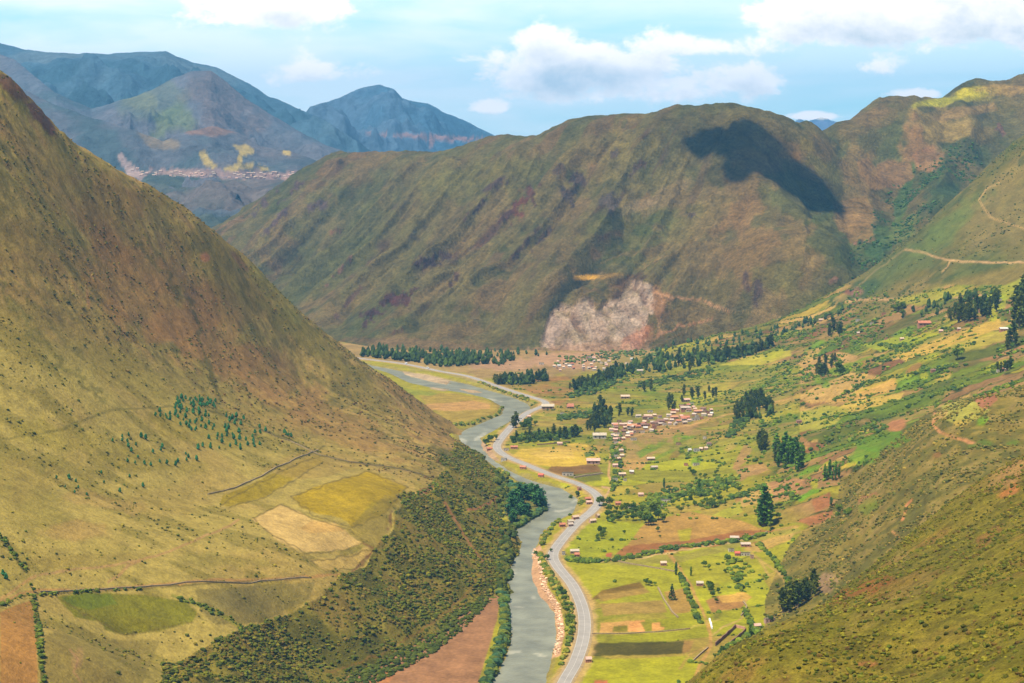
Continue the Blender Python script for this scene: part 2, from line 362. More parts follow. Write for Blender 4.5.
# slope: patchwork of small fields, then the hill above it
def cells(L, sel, wl, asp, ang, pal, seed, al=1.0, edge=(70,88,30), ew=0.05):
    idx = np.nonzero(sel > 0.02); X = L.X[idx]; Y = L.Y[idx]
    X = X + fbm(X, Y, 120, 3, seed + 3) * 26; Y = Y + fbm(X, Y, 120, 3, seed + 6) * 26
    u = (X * math.cos(ang) + Y * math.sin(ang)) / (wl * asp); v = (-X * math.sin(ang) + Y * math.cos(ang)) / wl
    iu = np.floor(u).astype(int); iv = np.floor(v).astype(int); R_ = np.random.default_rng(seed).random((64, 64, 4))
    b1 = np.full(u.shape, 9.0); b2 = b1.copy(); key = np.zeros(u.shape, int)
    for du in (-1, 0, 1):
        for dv_ in (-1, 0, 1):
            a, b = iu + du, iv + dv_; r = R_[a % 64, b % 64]
            d = np.abs(u - a - 0.15 - 0.7 * r[:, 0]) * 1.0 + np.abs(v - b - 0.15 - 0.7 * r[:, 1]) * 1.1
            k = (a % 64) * 64 + b % 64; n1 = d < b1
            b2 = np.where(n1, b1, np.minimum(b2, d)); key = np.where(n1, k, key); b1 = np.where(n1, d, b1)
    r = R_[key // 64, key % 64]; pl = np.array([alb(c) for c in pal]); ci = np.minimum((r[:, 2] * len(pal)).astype(int), len(pal) - 1)
    c = pl[ci] * (0.85 + 0.3 * r[:, 3:4])
    c = c * (1 + 0.16 * fbm(L.X[idx], L.Y[idx], 25, 3, seed + 20))[:, None]
    c = c * (1 + 0.10 * vnoise(L.X[idx] * 0 + v * 7.0, u * 1.5, seed + 21))[:, None]
    e = sstep(ew * 2.0, ew * 0.6, b2 - b1 + 0.03 * fbm(X, Y, 15, 2, seed + 2)) * 0.95
    c = c + (alb(edge) - c) * e[:, None]
    m = (sel[idx] * al)[:, None]; L.C[idx] += ((c - L.C[idx]) * m).astype(np.float32); 
    if not hasattr(L, 'E'): L.E = np.zeros(L.Z.shape, np.float32)
    L.E[idx] = np.maximum(L.E[idx], e * sel[idx])
PAL = [(164,136,78),(176,150,84),(146,114,72),(140,130,52),(152,148,44),(112,124,34),(134,98,62),(170,152,58),(104,116,38),(154,126,80),(92,120,30),(126,104,58),(150,120,76)]
sel = (up * (1 - E_hill) * (V.PY > 285)).astype(np.float32)
cells(V, sel, 30, 2.6, -0.35, PAL, 300, edge=(56,70,24), ew=.08)
n = fbm(V.X, V.Y, 90, 4, 310); blend(V, sel * sstep(0.12, 0.3, n) * 0.7, (88,98,38))
n = fbm(V.X, V.Y, 45, 4, 315); blend(V, sel * sstep(0.22, 0.36, n) * 0.6, (104,130,26))
n = fbm(V.X, V.Y, 60, 4, 318); blend(V, sel * sstep(0.26, 0.4, n) * 0.5, (160,134,80))
flo = ((1 - up)).astype(np.float32); blend(V, flo, (158,156,38))
cells(V, flo * (V.PX > 560), 60, 1.6, 0.1, [(168,166,36),(150,152,34),(172,160,58),(156,140,64),(160,166,30),(140,144,40)], 330, 0.85, (120,122,40), 0.03)
# hill above the slope
blend(V, E_hill, (112,108,52)); n = fbm(V.X, V.Y, 120, 5, 340)
blend(V, E_hill * sstep(0.0, 0.35, n) * 0.8, (92,104,48)); blend(V, E_hill * sstep(0.05, 0.4, -n) * 0.7, (142,128,72))
n = fbm(V.X, V.Y, 22, 3, 345); blend(V, E_hill * sstep(0.15, 0.4, n) * 0.6, (72,88,40))
blob(V, 905, 262, 60, 16, -30, (92,108,52), 0.7); blob(V, 860, 290, 26, 9, -28, (70,92,50), 0.9); blob(V, 1000, 215, 40, 26, -35, (134,122,72), 0.6)
blob(V, 950, 225, 46, 10, -40, (104,124,58), 0.6); blob(V, 855, 292, 8, 5, 0, (138,104,88), 0.9, 0.4); blob(V, 848, 292, 6, 4, 0, (128,88,72), .9)
line(V, [(1026,263),(1000,262),(970,262),(945,260),(925,253),(905,249)], 1.6, (196,164,118), 0.95)
line(V, [(846,302),(862,299),(880,300),(910,299),(945,298),(975,296),(1000,291)], 2.2, (190,156,110), 0.9)
line(V, [(1024,228),(1010,224),(990,217),(984,208),(978,200),(985,190),(1000,182)], 1.2, (190,160,110), 0.8); line(V, [(950,262),(946,268),(942,272)], 1.2, (190,160,110), 0.8)
line(V, [(905,249),(890,260),(872,274),(856,288)], 1.4, (150,136,90), 0.6)
line(V, [(1000,150),(985,165),(970,182),(955,198)], 1.2, (160,140,90), 0.5)
# shrubby knoll between the slope and the nearest hillside
m = inpoly(V.PX.ravel(), V.PY.ravel(), [(1060,370),(1000,395),(960,398),(925,415),(895,440),(860,470),(840,478),(838,500),(815,520),(790,545),(775,575),(765,600),(765,640),(1060,640)]).reshape(z.shape).astype(np.float32)
blend(V, m * 0.92, (128,118,52)); n = fbm(V.X, V.Y, 16, 4, 350); blend(V, m * sstep(-0.05, 0.25, n) * 0.65, (84,90,36)); blend(V, m * sstep(0.15, 0.4, -n) * 0.5, (156,138,84))
V.knoll = m
patch(V, [(942,405),(965,400),(985,403),(990,410),(975,420),(958,424),(942,418)], (164,164,72)); patch(V, [(975,400),(985,393),(995,393),(998,400),(985,410),(978,405)], (166,116,84))
blob(V, 898, 425, 9, 5, -20, (176,124,84), 0.9); patch(V, [(858,497),(875,492),(882,498),(870,504),(858,504)], (158,118,78))
line(V, [(935,412),(933,424),(940,432),(955,438),(972,443),(980,445)], 2.6, (196,144,96), 0.95); line(V, [(912,500),(906,506),(904,515),(902,520)], 2.2, (196,138,90), 0.9); line(V, [(893,532),(899,538)], 2.2, (196,148,96), 0.9)
blob(V, 825, 583, 15, 9, -10, (150,128,98), 0.95, 0.4, 6)
# named fields of the slope
G = (104,150,16); GY = (166,172,30); TAN = (188,160,92); YEL = (190,168,76); BRN = (150,100,54)
for poly, c in [([(838,398),(872,388),(900,377),(895,392),(850,402),(805,402)], (192,158,84)), ([(848,402),(905,392),(900,400),(850,413),(832,412)], YEL),
    ([(796,396),(850,372),(880,376),(850,396),(812,404)], (186,158,92)), ([(858,440),(900,430),(912,440),(896,448),(870,452),(856,448)], (96,132,24)),
    ([(895,355),(930,342),(1000,318),(1000,328),(950,346),(905,362)], (190,164,72)), ([(892,356),(930,332),(940,334),(905,346)], GY), ([(960,342),(1010,328),(1010,338),(970,350),(940,352)], (168,160,62)),
    ([(760,385),(800,362),(840,352),(860,356),(810,378),(770,392)], (182,150,92)), ([(785,372),(802,366),(806,370),(782,379)], YEL), ([(860,345),(905,335),(925,340),(880,352)], (152,166,36)),
    ([(890,300),(960,286),(975,292),(920,306)], (152,152,52)), ([(975,300),(1024,276),(1024,296),(985,306)], (150,156,44)), ([(820,372),(870,356),(885,360),(840,376)], (124,148,24)),
    ([(742,395),(765,372),(790,372),(764,392)], TAN), ([(615,470),(640,440),(700,415),(712,418),(660,448),(640,470)], (186,150,92)), ([(634,452),(672,436),(700,425),(715,424),(700,436),(660,448),(640,458)], G),
    ([(800,412),(830,405),(850,410),(835,425),(800,432)], (160,160,60)), ([(760,410),(796,402),(800,414),(775,428),(762,424)], (170,164,56)), ([(720,365),(755,355),(790,350),(792,356),(740,372)], (176,172,58)),
    ([(725,510),(765,482),(792,484),(770,500),(740,508)], TAN), ([(768,482),(790,478),(805,480),(795,496),(775,500)], (176,136,92)), ([(795,498),(812,490),(822,487),(818,492),(800,502)], G),
    ([(732,468),(745,442),(752,450),(748,460),(735,470)], (176,140,92)), ([(735,468),(762,462),(770,470),(740,480)], (170,138,88)), ([(700,520),(740,502),(742,512),(712,524)], (164,168,50)),
    ([(812,500),(830,492),(832,505),(815,512)], (160,110,70)), ([(795,520),(832,510),(833,518),(812,526)], (168,116,76)), ([(742,550),(770,530),(800,525),(790,540),(760,552)], (180,152,84)),
    ([(780,440),(800,434),(812,445),(800,452),(782,450)], (158,124,78)), ([(560,365),(600,350),(640,352)], GY)]:
    patch(V, poly, c, 0.92, 0.9, stripe=0.06, sang=0.4, mott=0.15)
blob(V, 865, 455, 16, 8, -25, G, 0.8); blob(V, 905, 380, 14, 7, -20, (124,160,24), 0.7); blob(V, 870, 505, 12, 8, -35, (116,140,24), .6); blob(V, 990, 305, 18, 8, -20, (150,170,30), 0.7)
for s_ in range(60):
    x = 640 + rng.random() * 380; y = 300 + (1024 - x) * 0.18 + rng.random() * 150; blob(V, x, y, 3 + rng.random() * 10, 1.5 + rng.random() * 3, -22 + rng.normal() * 8, [G, GY, (96,120,30), TAN, YEL, (146,108,64), (116,150,24)][s_ % 7], 0.75, 0.5, 8)
# valley floor fields
for poly, c, st in [
    ([(570,526),(600,520),(640,524),(700,510),(702,530),(640,545),(585,558),(565,552)], (150,160,28), 0), ([(622,552),(640,528),(650,520),(690,512),(740,520),(765,530),(740,540),(700,545),(650,556)], (176,142,76), .05),
    ([(613,556),(625,546),(690,540),(745,530),(775,530),(760,543),(700,548),(640,558)], (152,104,58), .05), ([(606,554),(612,552),(612,560),(606,560)], (184,104,76), 0), ([(678,530),(692,528),(690,540),(680,541)], (168,166,40), 0),
    ([(565,565),(640,562),(690,568),(700,585),(690,600),(600,604),(585,592)], (160,164,34), .03), ([(602,590),(640,582),(645,588),(640,594),(612,598),(590,600)], (128,104,42), .08), ([(598,595),(645,588),(650,592),(600,602)], (164,140,70), .05),
    ([(598,622),(660,610),(668,618),(600,622)], (158,150,56), 0), ([(600,604),(662,600),(668,612),(604,616)], (162,140,74), .04), ([(600,623),(640,620),(644,632),(600,633)], (198,158,92), .03), ([(630,622),(645,620),(645,632),(628,632)], (212,158,96), 0),
    ([(640,622),(662,620),(664,630),(645,631)], (134,134,30), 0), ([(652,623),(660,622),(661,627),(665,627),(664,630),(652,631)], (208,158,92), 0), ([(614,626),(628,626),(628,632),(612,632)], (126,124,28), 0),
    ([(594,643),(688,641),(692,648),(684,654),(591,656)], (82,80,26), .10), ([(684,641),(694,641),(690,652),(682,654)], (160,130,70), 0),
    ([(586,660),(690,656),(700,664),(690,700),(580,700)], (164,168,28), .03), ([(594,680),(608,680),(608,700),(594,700)], (206,124,84), 0),
    ([(664,592),(684,588),(692,600),(690,612),(672,614)], (170,140,72), 0), ([(706,600),(718,596),(740,596),(748,600),(742,608),(712,612)], (164,124,74), .04), ([(718,596),(745,592),(752,597),(746,601),(722,603)], (214,176,88), .05),
    ([(720,580),(760,575),(770,590),(740,590),(718,594)], (156,164,36), 0), ([(690,560),(730,555),(755,566),(760,578),(700,585)], (164,166,40), 0), 
    ([(508,458),(520,449),(560,446),(585,441),(592,450),(600,458),(588,464),(570,468),(545,466),(520,464)], (214,186,70), .03), ([(528,452),(560,448),(572,450),(575,458),(545,460)], (220,190,92), .03),
    ([(585,440),(600,438),(606,448),(596,454),(588,446)], (160,140,62), 0), ([(552,466),(570,466),(598,464),(602,472),(596,476),(558,476),(545,472)], (132,100,56), .06), ([(560,476),(600,472),(602,480),(575,484)], (110,116,40), 0), ([(584,452),(592,452),(596,456),(586,457)], (70,124,60), 0),
    ([(534,415),(560,410),(562,422),(540,424)], (158,160,46), 0), ([(577,420),(590,418),(592,438),(580,440)], (172,146,70), 0), ([(512,382),(540,376),(580,374),(590,378),(580,392),(560,405),(548,403),(530,392)], (164,112,62), .05),
    ([(545,398),(556,395),(560,402),(550,404)], (150,106,60), 0),
    ([(418,392),(440,393),(470,398),(496,403),(503,409),(495,416),(470,424),(455,428),(440,425),(425,410)], (150,142,52), .04), ([(415,391),(450,393),(480,398),(500,405),(500,412),(470,420),(452,424),(440,414),(425,402)], (164,146,64), .04),
    ([(425,404),(475,401),(490,404),(490,409),(450,411),(430,410)], (186,150,92), .03), ([(400,388),(440,393),(430,396),(405,394)], (140,150,50), 0),
    ([(290,700),(300,670),(375,650),(430,625),(470,600),(492,590),(500,594),(497,620),(488,650),(480,676),(476,700)], (158,118,90), .05), ([(360,683),(400,668),(390,683)], (186,130,84), 0),
    ([(586,560),(620,556),(680,556),(720,545),(770,532),(800,528),(802,531),(770,538),(722,552),(680,562),(620,566)], (150,148,60), 0)]:
    patch(V, poly, c, 0.95, 0.6, stripe=st, sang=0.1, swl=6, mott=0.12)
# quarry and village ground below the scar
nf = fbm(V.X, V.Y, 70, 4, 380); farf = sstep(470, 430, V.PY) * (V.PX > 500) * (V.PX < 800) * (V.PY > 365); blend(V, farf * sstep(0, .25, nf) * .8, (106,124,34)); blend(V, farf * sstep(.05, .3, -nf) * .7, (150,134,66))
cells(V, (farf * .6).astype(np.float32), 26, 2.2, -.2, [(150,150,48),(128,140,40),(170,150,70),(112,128,36),(156,130,74),(140,146,40)], 390, .8, (70,88,32), .07)
patch(V, [(300,340),(400,344),(545,345),(650,345),(660,356),(600,372),(520,378),(480,378),(440,369),(380,361),(300,352)], (160,136,92), .9, 2.0, 2.0, mott=.3)
blob(V, 575, 360, 50, 8, 0, (184,150,120), 0.9, 0.4, 6); blob(V, 640, 362, 55, 8, -6, (150,140,80), 0.75); blob(V, 505, 365, 30, 7, 0, (178,146,116), 0.9, 0.5, 6); blob(V, 440, 366, 40, 4, 6, (170,148,96), 0.8)
blob(V, 655, 430, 45, 12, -12, (164,134,88), 0.75, 0.7, 5); blob(V, 625, 445, 14, 16, 0, (160,140,84), 0.6, 0.7, 5); blob(V, 700, 395, 40, 7, -20, (168,170,52), 0.5)
# tracks
line(V, [(612,487),(608,475),(610,460),(612,448),(622,440)], 2.0, (204,166,116)); line(V, [(616,440),(650,432),(690,425),(740,412),(790,398)], 1.2, (196,160,104), .7)
line(V, [(668,552),(678,566),(690,585),(700,604),(708,625),(712,645),(700,665),(690,690)], 3.0, (186,150,86), 0.9, brk=0.2); line(V, [(602,487),(610,489),(606,496),(602,500)], 2.0, (200,170,130))
line(V, [(768,575),(760,560),(752,553),(745,545),(760,560),(780,575),(790,588)], 2.4, (186,160,96), 0.7); line(V, [(744,600),(748,608),(742,618),(725,626),(712,636)], 1.6, (180,160,96), 0.9)
line(V, [(745,548),(790,536),(830,520)], 1.2, (182,156,92), 0.7); line(V, [(575,558),(600,561),(640,558),(668,553),(700,547),(745,540)], 1.6, (196,176,120), 0.8)
line(V, [(590,634),(640,633),(680,630),(720,620)], 1.3, (188,176,90), 0.6); line(V, [(710,645),(690,655),(680,668)], 2, (180,150,84), .6)
# verges and banks: gravel by the road and river
blend(V, sstep(11, 7, V.dr + fbm(V.X, V.Y, 12, 2, 70) * 2) * 0.75, (196,168,116))
bank = sstep(7, 1, V.sd + fbm(V.X, V.Y, 20, 2, 71) * 4) * (V.sd < 12); blend(V, bank * 0.6, (152,138,96))
patch(V, [(531,550),(540,545),(546,560),(548,585),(560,605),(565,630),(560,655),(552,660),(556,640),(554,612),(540,598),(530,576)], (196,160,130), .95, 1.0, mott=.3)
patch(V, [(466,440),(478,448),(488,458),(500,462),(492,450),(480,440),(470,437)], (186,160,136), .9)
patch(V, [(400,368),(440,373),(480,384),(512,395),(528,404),(536,404),(520,396),(480,381),(440,370)], (158,148,96), .8); [patch(V, q, (190,172,146), .95, .3, mott=.25) for q in BARS]; blob(V, 470, 392, 14, 2.5, 10, (180,160,130), .8, .3, 5)
patch(V, [(505,510),(520,495),(545,500),(548,510),(530,522),(512,532)], (110,110,60), .9)
M_valley = attr_mat('valley ground', 14, 2.5, 0.22, 0.6, 0.7)
V.mesh('valley_floor', M_valley)

# ------------------------------------------------------------------ steep hill on the left with its plateau and bushy scarp
A = Land(behind(A_SKY) + [(0,75,1610),(28,98,1630),(57,130,1650),(100,155,1695),(150,183,1760),(185,205,1820),(219,234,1880),(244,252,1915),(270,282,1950),(300,312,1985),(335,342,2020),(360,364,2030),(408,391,2020),(432,415,2000),(453,436,1975),(474,455,1880),
    (-80,20,1560),(0,200,1420),(100,250,1560),(200,300,1700),(300,380,1800),(350,410,1780),(400,440,1700),(0,300,1310),(100,350,1390),(200,400,1480),(300,437,1560),(400,470,1540),
    (0,400,1211),(0,500,1075),(0,600,947),(0,683,845),(100,500,1160),(200,500,1250),(300,500,1320),(380,482,1447),(425,483,1475),(100,600,1010),(200,620,1031),(300,580,1137),(345,575,1180),(385,535,1276),(410,505,1381),
    (100,683,888),(165,665,977),(200,683,955),(262,625,1069),(500,590,1292),(470,620,1225),(430,655,1140),(378,683,1085),(300,740,985),(200,820,868),(512,530,1500),(508,560,1390),(515,500,1640),(497,470,1790),
    (455,540,1385),(475,500,1560),(455,475,1600),(350,640,1110),(420,590,1240),(290,650,1077),(260,683,1001),(0,800,720),(-80,400,1170),(-80,683,800)] +
    [('w', 560, Y, -25) for Y in (900, 1100, 1300, 1500, 1700, 1900, 2200)] + [('w', 470, 950, -30), ('w', 400, 850, -25), (352,683,1070)] +
    [('w', 0, 2050, 200), ('w', 100, 2100, 130), ('w', 219, 2200, 60), ('w', 335, 2330, -20), ('w', 432, 2250, -40), ('w', -80, 1900, 260)],
    (-190, 575), (600, 2400), 710, 890, soft=40)
z = A.Z; A.proj()
steep = sstep(60, 130, z) * sstep(400, 330, A.PY + (A.PX - 150) * -0.55 + 0)        # 1 on the brown upper face
steep = sstep(10, -60, A.PY - (330 + A.PX * 0.42)); scarp = np.zeros(z.shape, np.float32)
SC_POLY = [(135,720),(165,665),(215,640),(262,625),(310,598),(345,578),(372,552),(385,535),(392,512),(412,498),(432,487),(440,470),(460,450),(480,455),(520,495),(520,560),(500,600),(470,625),(430,660),(375,690),(330,730)]
scarp = inpoly(A.PX.ravel() + fbm(A.X, A.Y, 60, 3, 80).ravel() * 14, A.PY.ravel() + fbm(A.X, A.Y, 60, 3, 82).ravel() * 12, SC_POLY).reshape(z.shape).astype(np.float32)
flat = 1 - np.clip(steep + scarp, 0, 1)
hx = A.X * 0.84 + A.Y * 0.54; hy = -A.X * 0.54 + A.Y * 0.84
z = z + fbm(A.X, A.Y, 160, 3, 85) * (2 + 5 * steep) + fbm(A.X, A.Y, 30, 3, 88) * (0.7 + 1.6 * steep + 2.0 * scarp) + fbm(A.X, A.Y, 9, 3, 91) * (0.35 + 1.3 * steep + 1.2 * scarp)
# gullies running down the face to the lower right
gx = A.PX
z = z - steep * 3.0 * sstep(0.35, 0.85, ridged(hx * -0.0 + (A.X * 0.35 - A.Y * 0.94) / 120 + fbm(A.X, A.Y, 150, 2, 95) * .35, (A.X * .94 + A.Y * .35) / 900, 93, 2))
z = z + scarp * ridged((A.X * 0.5 + A.Y * 0.86) / 60, (A.X * 0.86 - A.Y * 0.5) / 240, 97, 2) * 3.5
# rocky outcrop on the upper skyline
A.Z = z; A.proj()
ro = sstep(22, 4, distline(A.PX.ravel(), A.PY.ravel(), [(10,92),(28,104),(48,122),(60,132)], R=24).reshape(z.shape)) * sstep(60, 130, z); A.Z = z + ro * np.maximum(0, fbm(A.X, A.Y, 26, 4, 99)) * 9; A.proj()
base(A, (178,164,86))
n = fbm(A.X, A.Y, 110, 5, 100); blend(A, flat * sstep(0.0, 0.35, n) * 0.6, (140,132,56)); blend(A, flat * sstep(0.05, 0.4, -n) * 0.6, (172,150,82))
n2 = fbm(A.X + A.Y * .4, A.Y * 2.2, 40, 4, 106); blend(A, flat * sstep(0.12, 0.35, n2) * 0.55, (124,118,42))
# brown face
blend(A, steep * 0.95, (174,154,82)); n = fbm(A.X * .5 + A.Y * .5, A.Y - A.X, 70, 5, 110); blend(A, steep * sstep(-0.05, 0.3, n) * 0.6, (160,128,74)); blend(A, steep * sstep(0.0, 0.35, -n) * 0.6, (138,130,60))
n = fbm(A.X, A.Y, 7, 3, 117); blend(A, (steep + .12 * flat) * sstep(.12, .35, n) * .45, (96,88,40)); blend(A, (steep + .12 * flat) * sstep(.12, .35, -n) * .4, (178,148,92)); n = fbm(A.X, A.Y, 16, 3, 114); blend(A, steep * sstep(0.12, 0.4, n) * 0.5, (86,84,34)); blend(A, steep * sstep(0.2, 0.45, -n) * 0.5, (164,130,80))
for b in [(150,290,70,46,35,(166,124,74),.55),(210,330,60,40,40,(164,124,74),.5),(250,370,60,26,32,(160,124,74),.5),(330,420,50,18,25,(156,124,72),.5),(200,250,40,22,30,(156,134,66),.4),(60,110,40,12,40,(134,120,52),.6),(40,190,40,60,10,(136,122,60),.4),
          (30,250,50,30,20,(128,108,54),.4),(230,260,26,60,-35,(120,110,44),.5),(310,340,60,12,38,(128,122,52),.7),(360,390,50,12,35,(134,122,56),.7),(270,290,40,8,45,(140,136,62),.6),(90,330,60,20,38,(150,134,70),.5),(130,375,60,16,25,(158,146,66),.5),(180,180,30,40,40,(122,110,44),.5),
          (205,258,6,5,30,(196,132,90),.8),(88,300,3,16,-6,(176,128,84),.6),(20,330,40,30,30,(148,134,62),.5),(260,420,40,12,15,(160,138,74),.4),(115,215,50,30,40,(136,104,60),.5)]:
    blob(A, *b[:7], 0.8, 26)
line(A, [(138,245),(150,258),(165,275),(180,293),(190,303)], 5, (100,96,36), .6, 3, brk=.3); line(A, [(193,310),(200,335),(205,355),(215,382),(220,400)], 3, (84,84,36), .7, 2, brk=.25)
line(A, [(0,285),(25,320),(50,350),(80,378),(110,405)], 5, (112,112,44), .5, 4, brk=.4); line(A, [(0,262),(40,305),(70,345),(105,375)], 3, (116,112,50), .5, 4, brk=.4); line(A, [(55,90),(40,60),(80,200)], .1, (116,112,50), .1)
blob(A, 14, 88, 20, 8, 40, (96,60,52), .8, .6, 10); blob(A, 42, 118, 20, 6, 48, (90,58,54), .9, .6, 8); blob(A, 240, 262, 14, 2.5, 50, (118,84,60), .7, .5, 8); blob(A, 300, 300, 10, 2, 45, (110,90,60), .6, .5, 8)
# plateau patches
for poly, c, al in [([(220,505),(222,496),(250,485),(300,460),(320,454),(323,462),(305,472),(285,484),(265,497),(230,507)], (158,142,22), .95),
    ([(292,497),(315,487),(345,478),(370,471),(395,482),(407,487),(400,500),(380,517),(352,527),(340,517),(318,514),(300,507)], (168,148,18), .97), ([(352,526),(372,502),(390,498),(400,500),(380,517)], (148,138,22), .6),
    ([(252,519),(280,505),(300,511),(312,520),(335,523),(350,535),(363,543),(345,550),(305,552),(290,546),(278,540)], (206,180,114), .97), ([(300,528),(312,521),(335,524),(345,531),(310,533)], (190,152,78), .5),
    ([(310,560),(340,557),(352,555),(367,546),(374,550),(366,560),(357,567),(325,572)], (198,174,98), .97), ([(57,597),(85,592),(145,595),(185,602),(197,612),(192,622),(165,630),(125,635),(105,630),(100,622),(75,617)], (124,126,22), .92), ([(62,598),(85,593),(110,594),(118,604),(90,610),(72,606)], (90,116,22), .6),
    ([(110,615),(150,618),(170,622),(160,632),(112,632)], (126,122,24), .6), ([(0,612),(14,606),(32,600),(36,640),(38,690),(0,690)], (176,122,64), .7), ([(195,590),(260,585),(315,582),(310,598),(262,622),(215,625),(200,612)], (128,120,64), .7),
    ([(40,640),(70,622),(110,640),(160,640),(140,690),(48,690)], (132,122,60), .6), ([(345,530),(385,495),(412,498),(392,512),(385,535),(372,552)], (140,126,54), .6), ([(262,470),(290,455),(315,448),(350,455),(358,466),(330,476),(300,480)], (160,140,72), .6),
    ([(412,480),(432,480),(436,487),(415,492)], (150,140,60), .6), ([(330,455),(365,462),(408,470),(440,478),(436,490),(405,478),(372,470)], (168,148,82), .6)]:
    patch(A, poly, c, al, .6, .9, mott=.22, stripe=.06, sang=.5)
for b in [(80,530,30,10,0,(180,140,90),.35),(95,500,40,8,10,(176,144,90),.35),(60,440,40,14,10,(156,146,56),.5),(200,430,50,14,8,(150,140,48),.5),(140,460,50,10,5,(146,136,48),.5),(170,500,50,14,0,(166,146,78),.4),(215,560,40,8,2,(136,130,54),.5),(40,560,30,10,0,(150,136,62),.4),(240,600,34,12,-8,(124,118,70),.5),(76,660,5,10,20,(176,140,96),.4),(30,480,40,20,0,(162,144,74),.4),(10,570,20,20,20,(146,138,56),.4),(100,560,60,6,-3,(150,134,62),.4)]:
    blob(A, *b[:7], 0.8, 22)
for q in ([(253,519),(281,504),(313,519),(350,530),(364,543)], [(364,543),(345,550),(305,553),(278,538),(253,519)], [(292,497),(345,478),(370,471),(407,487)], [(407,487),(380,517),(352,527),(313,516),(292,497)], [(310,560),(352,556),(374,549),(357,567),(325,572),(310,560)], [(220,505),(250,487),(320,455)], [(230,507),(265,497),(322,462)], [(57,597),(100,622),(125,635),(192,622)]): line(A, q, 1.2, (112,100,44), .75, 1.2, brk=.25)
line(A, [(238,520),(222,530),(205,536),(185,545),(165,553),(140,560),(110,566),(70,570),(40,575)], 2.2, (178,146,96), .85); line(A, [(140,560),(128,566),(116,577),(108,582)], 3, (176,144,94), .8)
line(A, [(0,604),(20,594),(40,590),(80,590),(120,588),(170,584),(210,580),(260,580),(320,576),(340,574)], 2.4, (176,138,84), .85); line(A, [(0,606),(22,596),(80,592),(140,589),(210,583),(300,579)], 1.6, (92,84,36), .7, brk=.3)
line(A, [(0,600),(15,590),(28,580),(36,575)], 3, (186,150,94), .8); line(A, [(34,600),(38,630),(44,690)], 5, (80,92,28), .75, 1.2, brk=.2); line(A, [(0,535),(12,552),(26,572)], 3.5, (84,82,34), .8, brk=.2)
line(A, [(208,494),(235,488),(262,476),(290,462),(318,450),(324,446)], 1.6, (110,104,48), .8); line(A, [(0,440),(60,430),(110,410),(170,406),(190,410)], 2, (112,108,44), .6, brk=.3)
line(A, [(210,410),(240,420),(262,430),(290,440),(320,455),(350,462),(400,468),(432,478)], 1.8, (104,100,40), .75, brk=.2); line(A, [(364,544),(372,548),(376,552)], 2, (120,84,56), .8)
line(A, [(70,650),(78,660),(74,672),(84,686)], 1.6, (176,138,98), .7); line(A, [(172,596),(200,606),(228,618),(245,632),(258,645)], 3, (128,136,30), .7, brk=.15); line(A, [(290,548),(330,572)], 1, (110,100,50), .5)
line(A, [(392,512),(388,530),(372,552),(350,575),(320,600)], 3.5, (116,72,48), .65, 2.5, brk=.4); line(A, [(436,484),(424,492),(412,498),(404,506),(396,520)], 3.5, (112,70,48), .8, 2, brk=.3)
# scarp
blend(A, scarp * 0.95, (128,122,46)); n = fbm(A.X, A.Y, 26, 4, 120); blend(A, scarp * sstep(0, .3, n) * .7, (76,80,26)); blend(A, scarp * sstep(.05, .35, -n) * .6, (128,108,52))
line(A, [(498,478),(500,490),(494,500),(480,508),(468,510)], 2.2, (158,108,72), .9); line(A, [(445,503),(455,520),(470,545),(483,562)], 2.4, (156,110,72), .8, brk=.1); line(A, [(330,672),(380,655),(430,625),(460,600),(480,575)], 2.2, (134,104,50), .7, 1.5, brk=.2)
blob(A, 455, 462, 20, 8, 25, (90,92,40), .7); blob(A, 478, 580, 14, 5, -50, (128,112,40), .8)
M_left = attr_mat('dry hillside', 9, 2.2, 0.2, 0.9, 1.0)
A.scarp, A.steep, A.flat = scarp, steep, flat
A.mesh('hillside', M_left)

# ------------------------------------------------------------------ nearest hillside, lower right
D = Land([(694,690,720),(745,658,780),(790,632,830),(832,600,860),(880,562,900),(930,518,930),(975,487,950),(1024,459,970),(1150,395,1000),(760,683,600),(850,683,500),(940,683,420),(1024,683,350),(900,620,600),(1000,600,520),(1024,540,640),(950,560,720),(850,620,690),(1150,600,450),
    (700,760,500),(850,800,360),(1024,850,250),(1150,850,230),(640,760,560)] + [('w', 1400, 300, 262), ('w', 1700, 600, 270), ('w', 1400, 700, 230), ('w', 1500, 1000, 230), ('w', 1024, 160, 240), ('w', 700, 160, 205), ('w', 1700, 170, 262), ('w', 1700, 1200, 200), ('w', 600, 650, 20), ('w', 600, 900, -20), ('w', 560, 500, 60), ('w', 684, 950, -20), ('w', 787, 1080, -10), ('w', 879, 1130, 20), ('w', 1024, 1230, 40), ('w', 1150, 1250, 60)],
    (590, 1700), (160, 1300), 1080, 860, soft=40)
z = D.Z; D.proj()
z = z + fbm(D.X, D.Y, 90, 3, 130) * 3.5 + fbm(D.X, D.Y, 22, 3, 133) * 1.5 + fbm(D.X, D.Y, 5, 3, 136) * 0.5
z = z + ridged((D.X * .7 + D.Y * .7) / 70, (D.X * .7 - D.Y * .7) / 220, 139, 2) * 2.2
D.Z = z; D.proj(); base(D, (128,122,36))
n = fbm(D.X + D.Y * .6, D.Y * 1.4 - D.X * .6, 50, 5, 140); on = np.ones(z.shape)
blend(D, on * sstep(0, .35, n) * .6, (96,98,24)); blend(D, on * sstep(.0, .35, -n) * .5, (130,118,44)); n = fbm(D.X, D.Y, 8, 4, 145); blend(D, on * sstep(.1, .4, n) * .5, (78,78,20)); blend(D, on * sstep(.15, .4, -n) * .5, (140,130,40))
n = fbm(D.X, D.Y, 30, 5, 150); blend(D, on * sstep(.28, .45, n) * .4, (146,108,58))
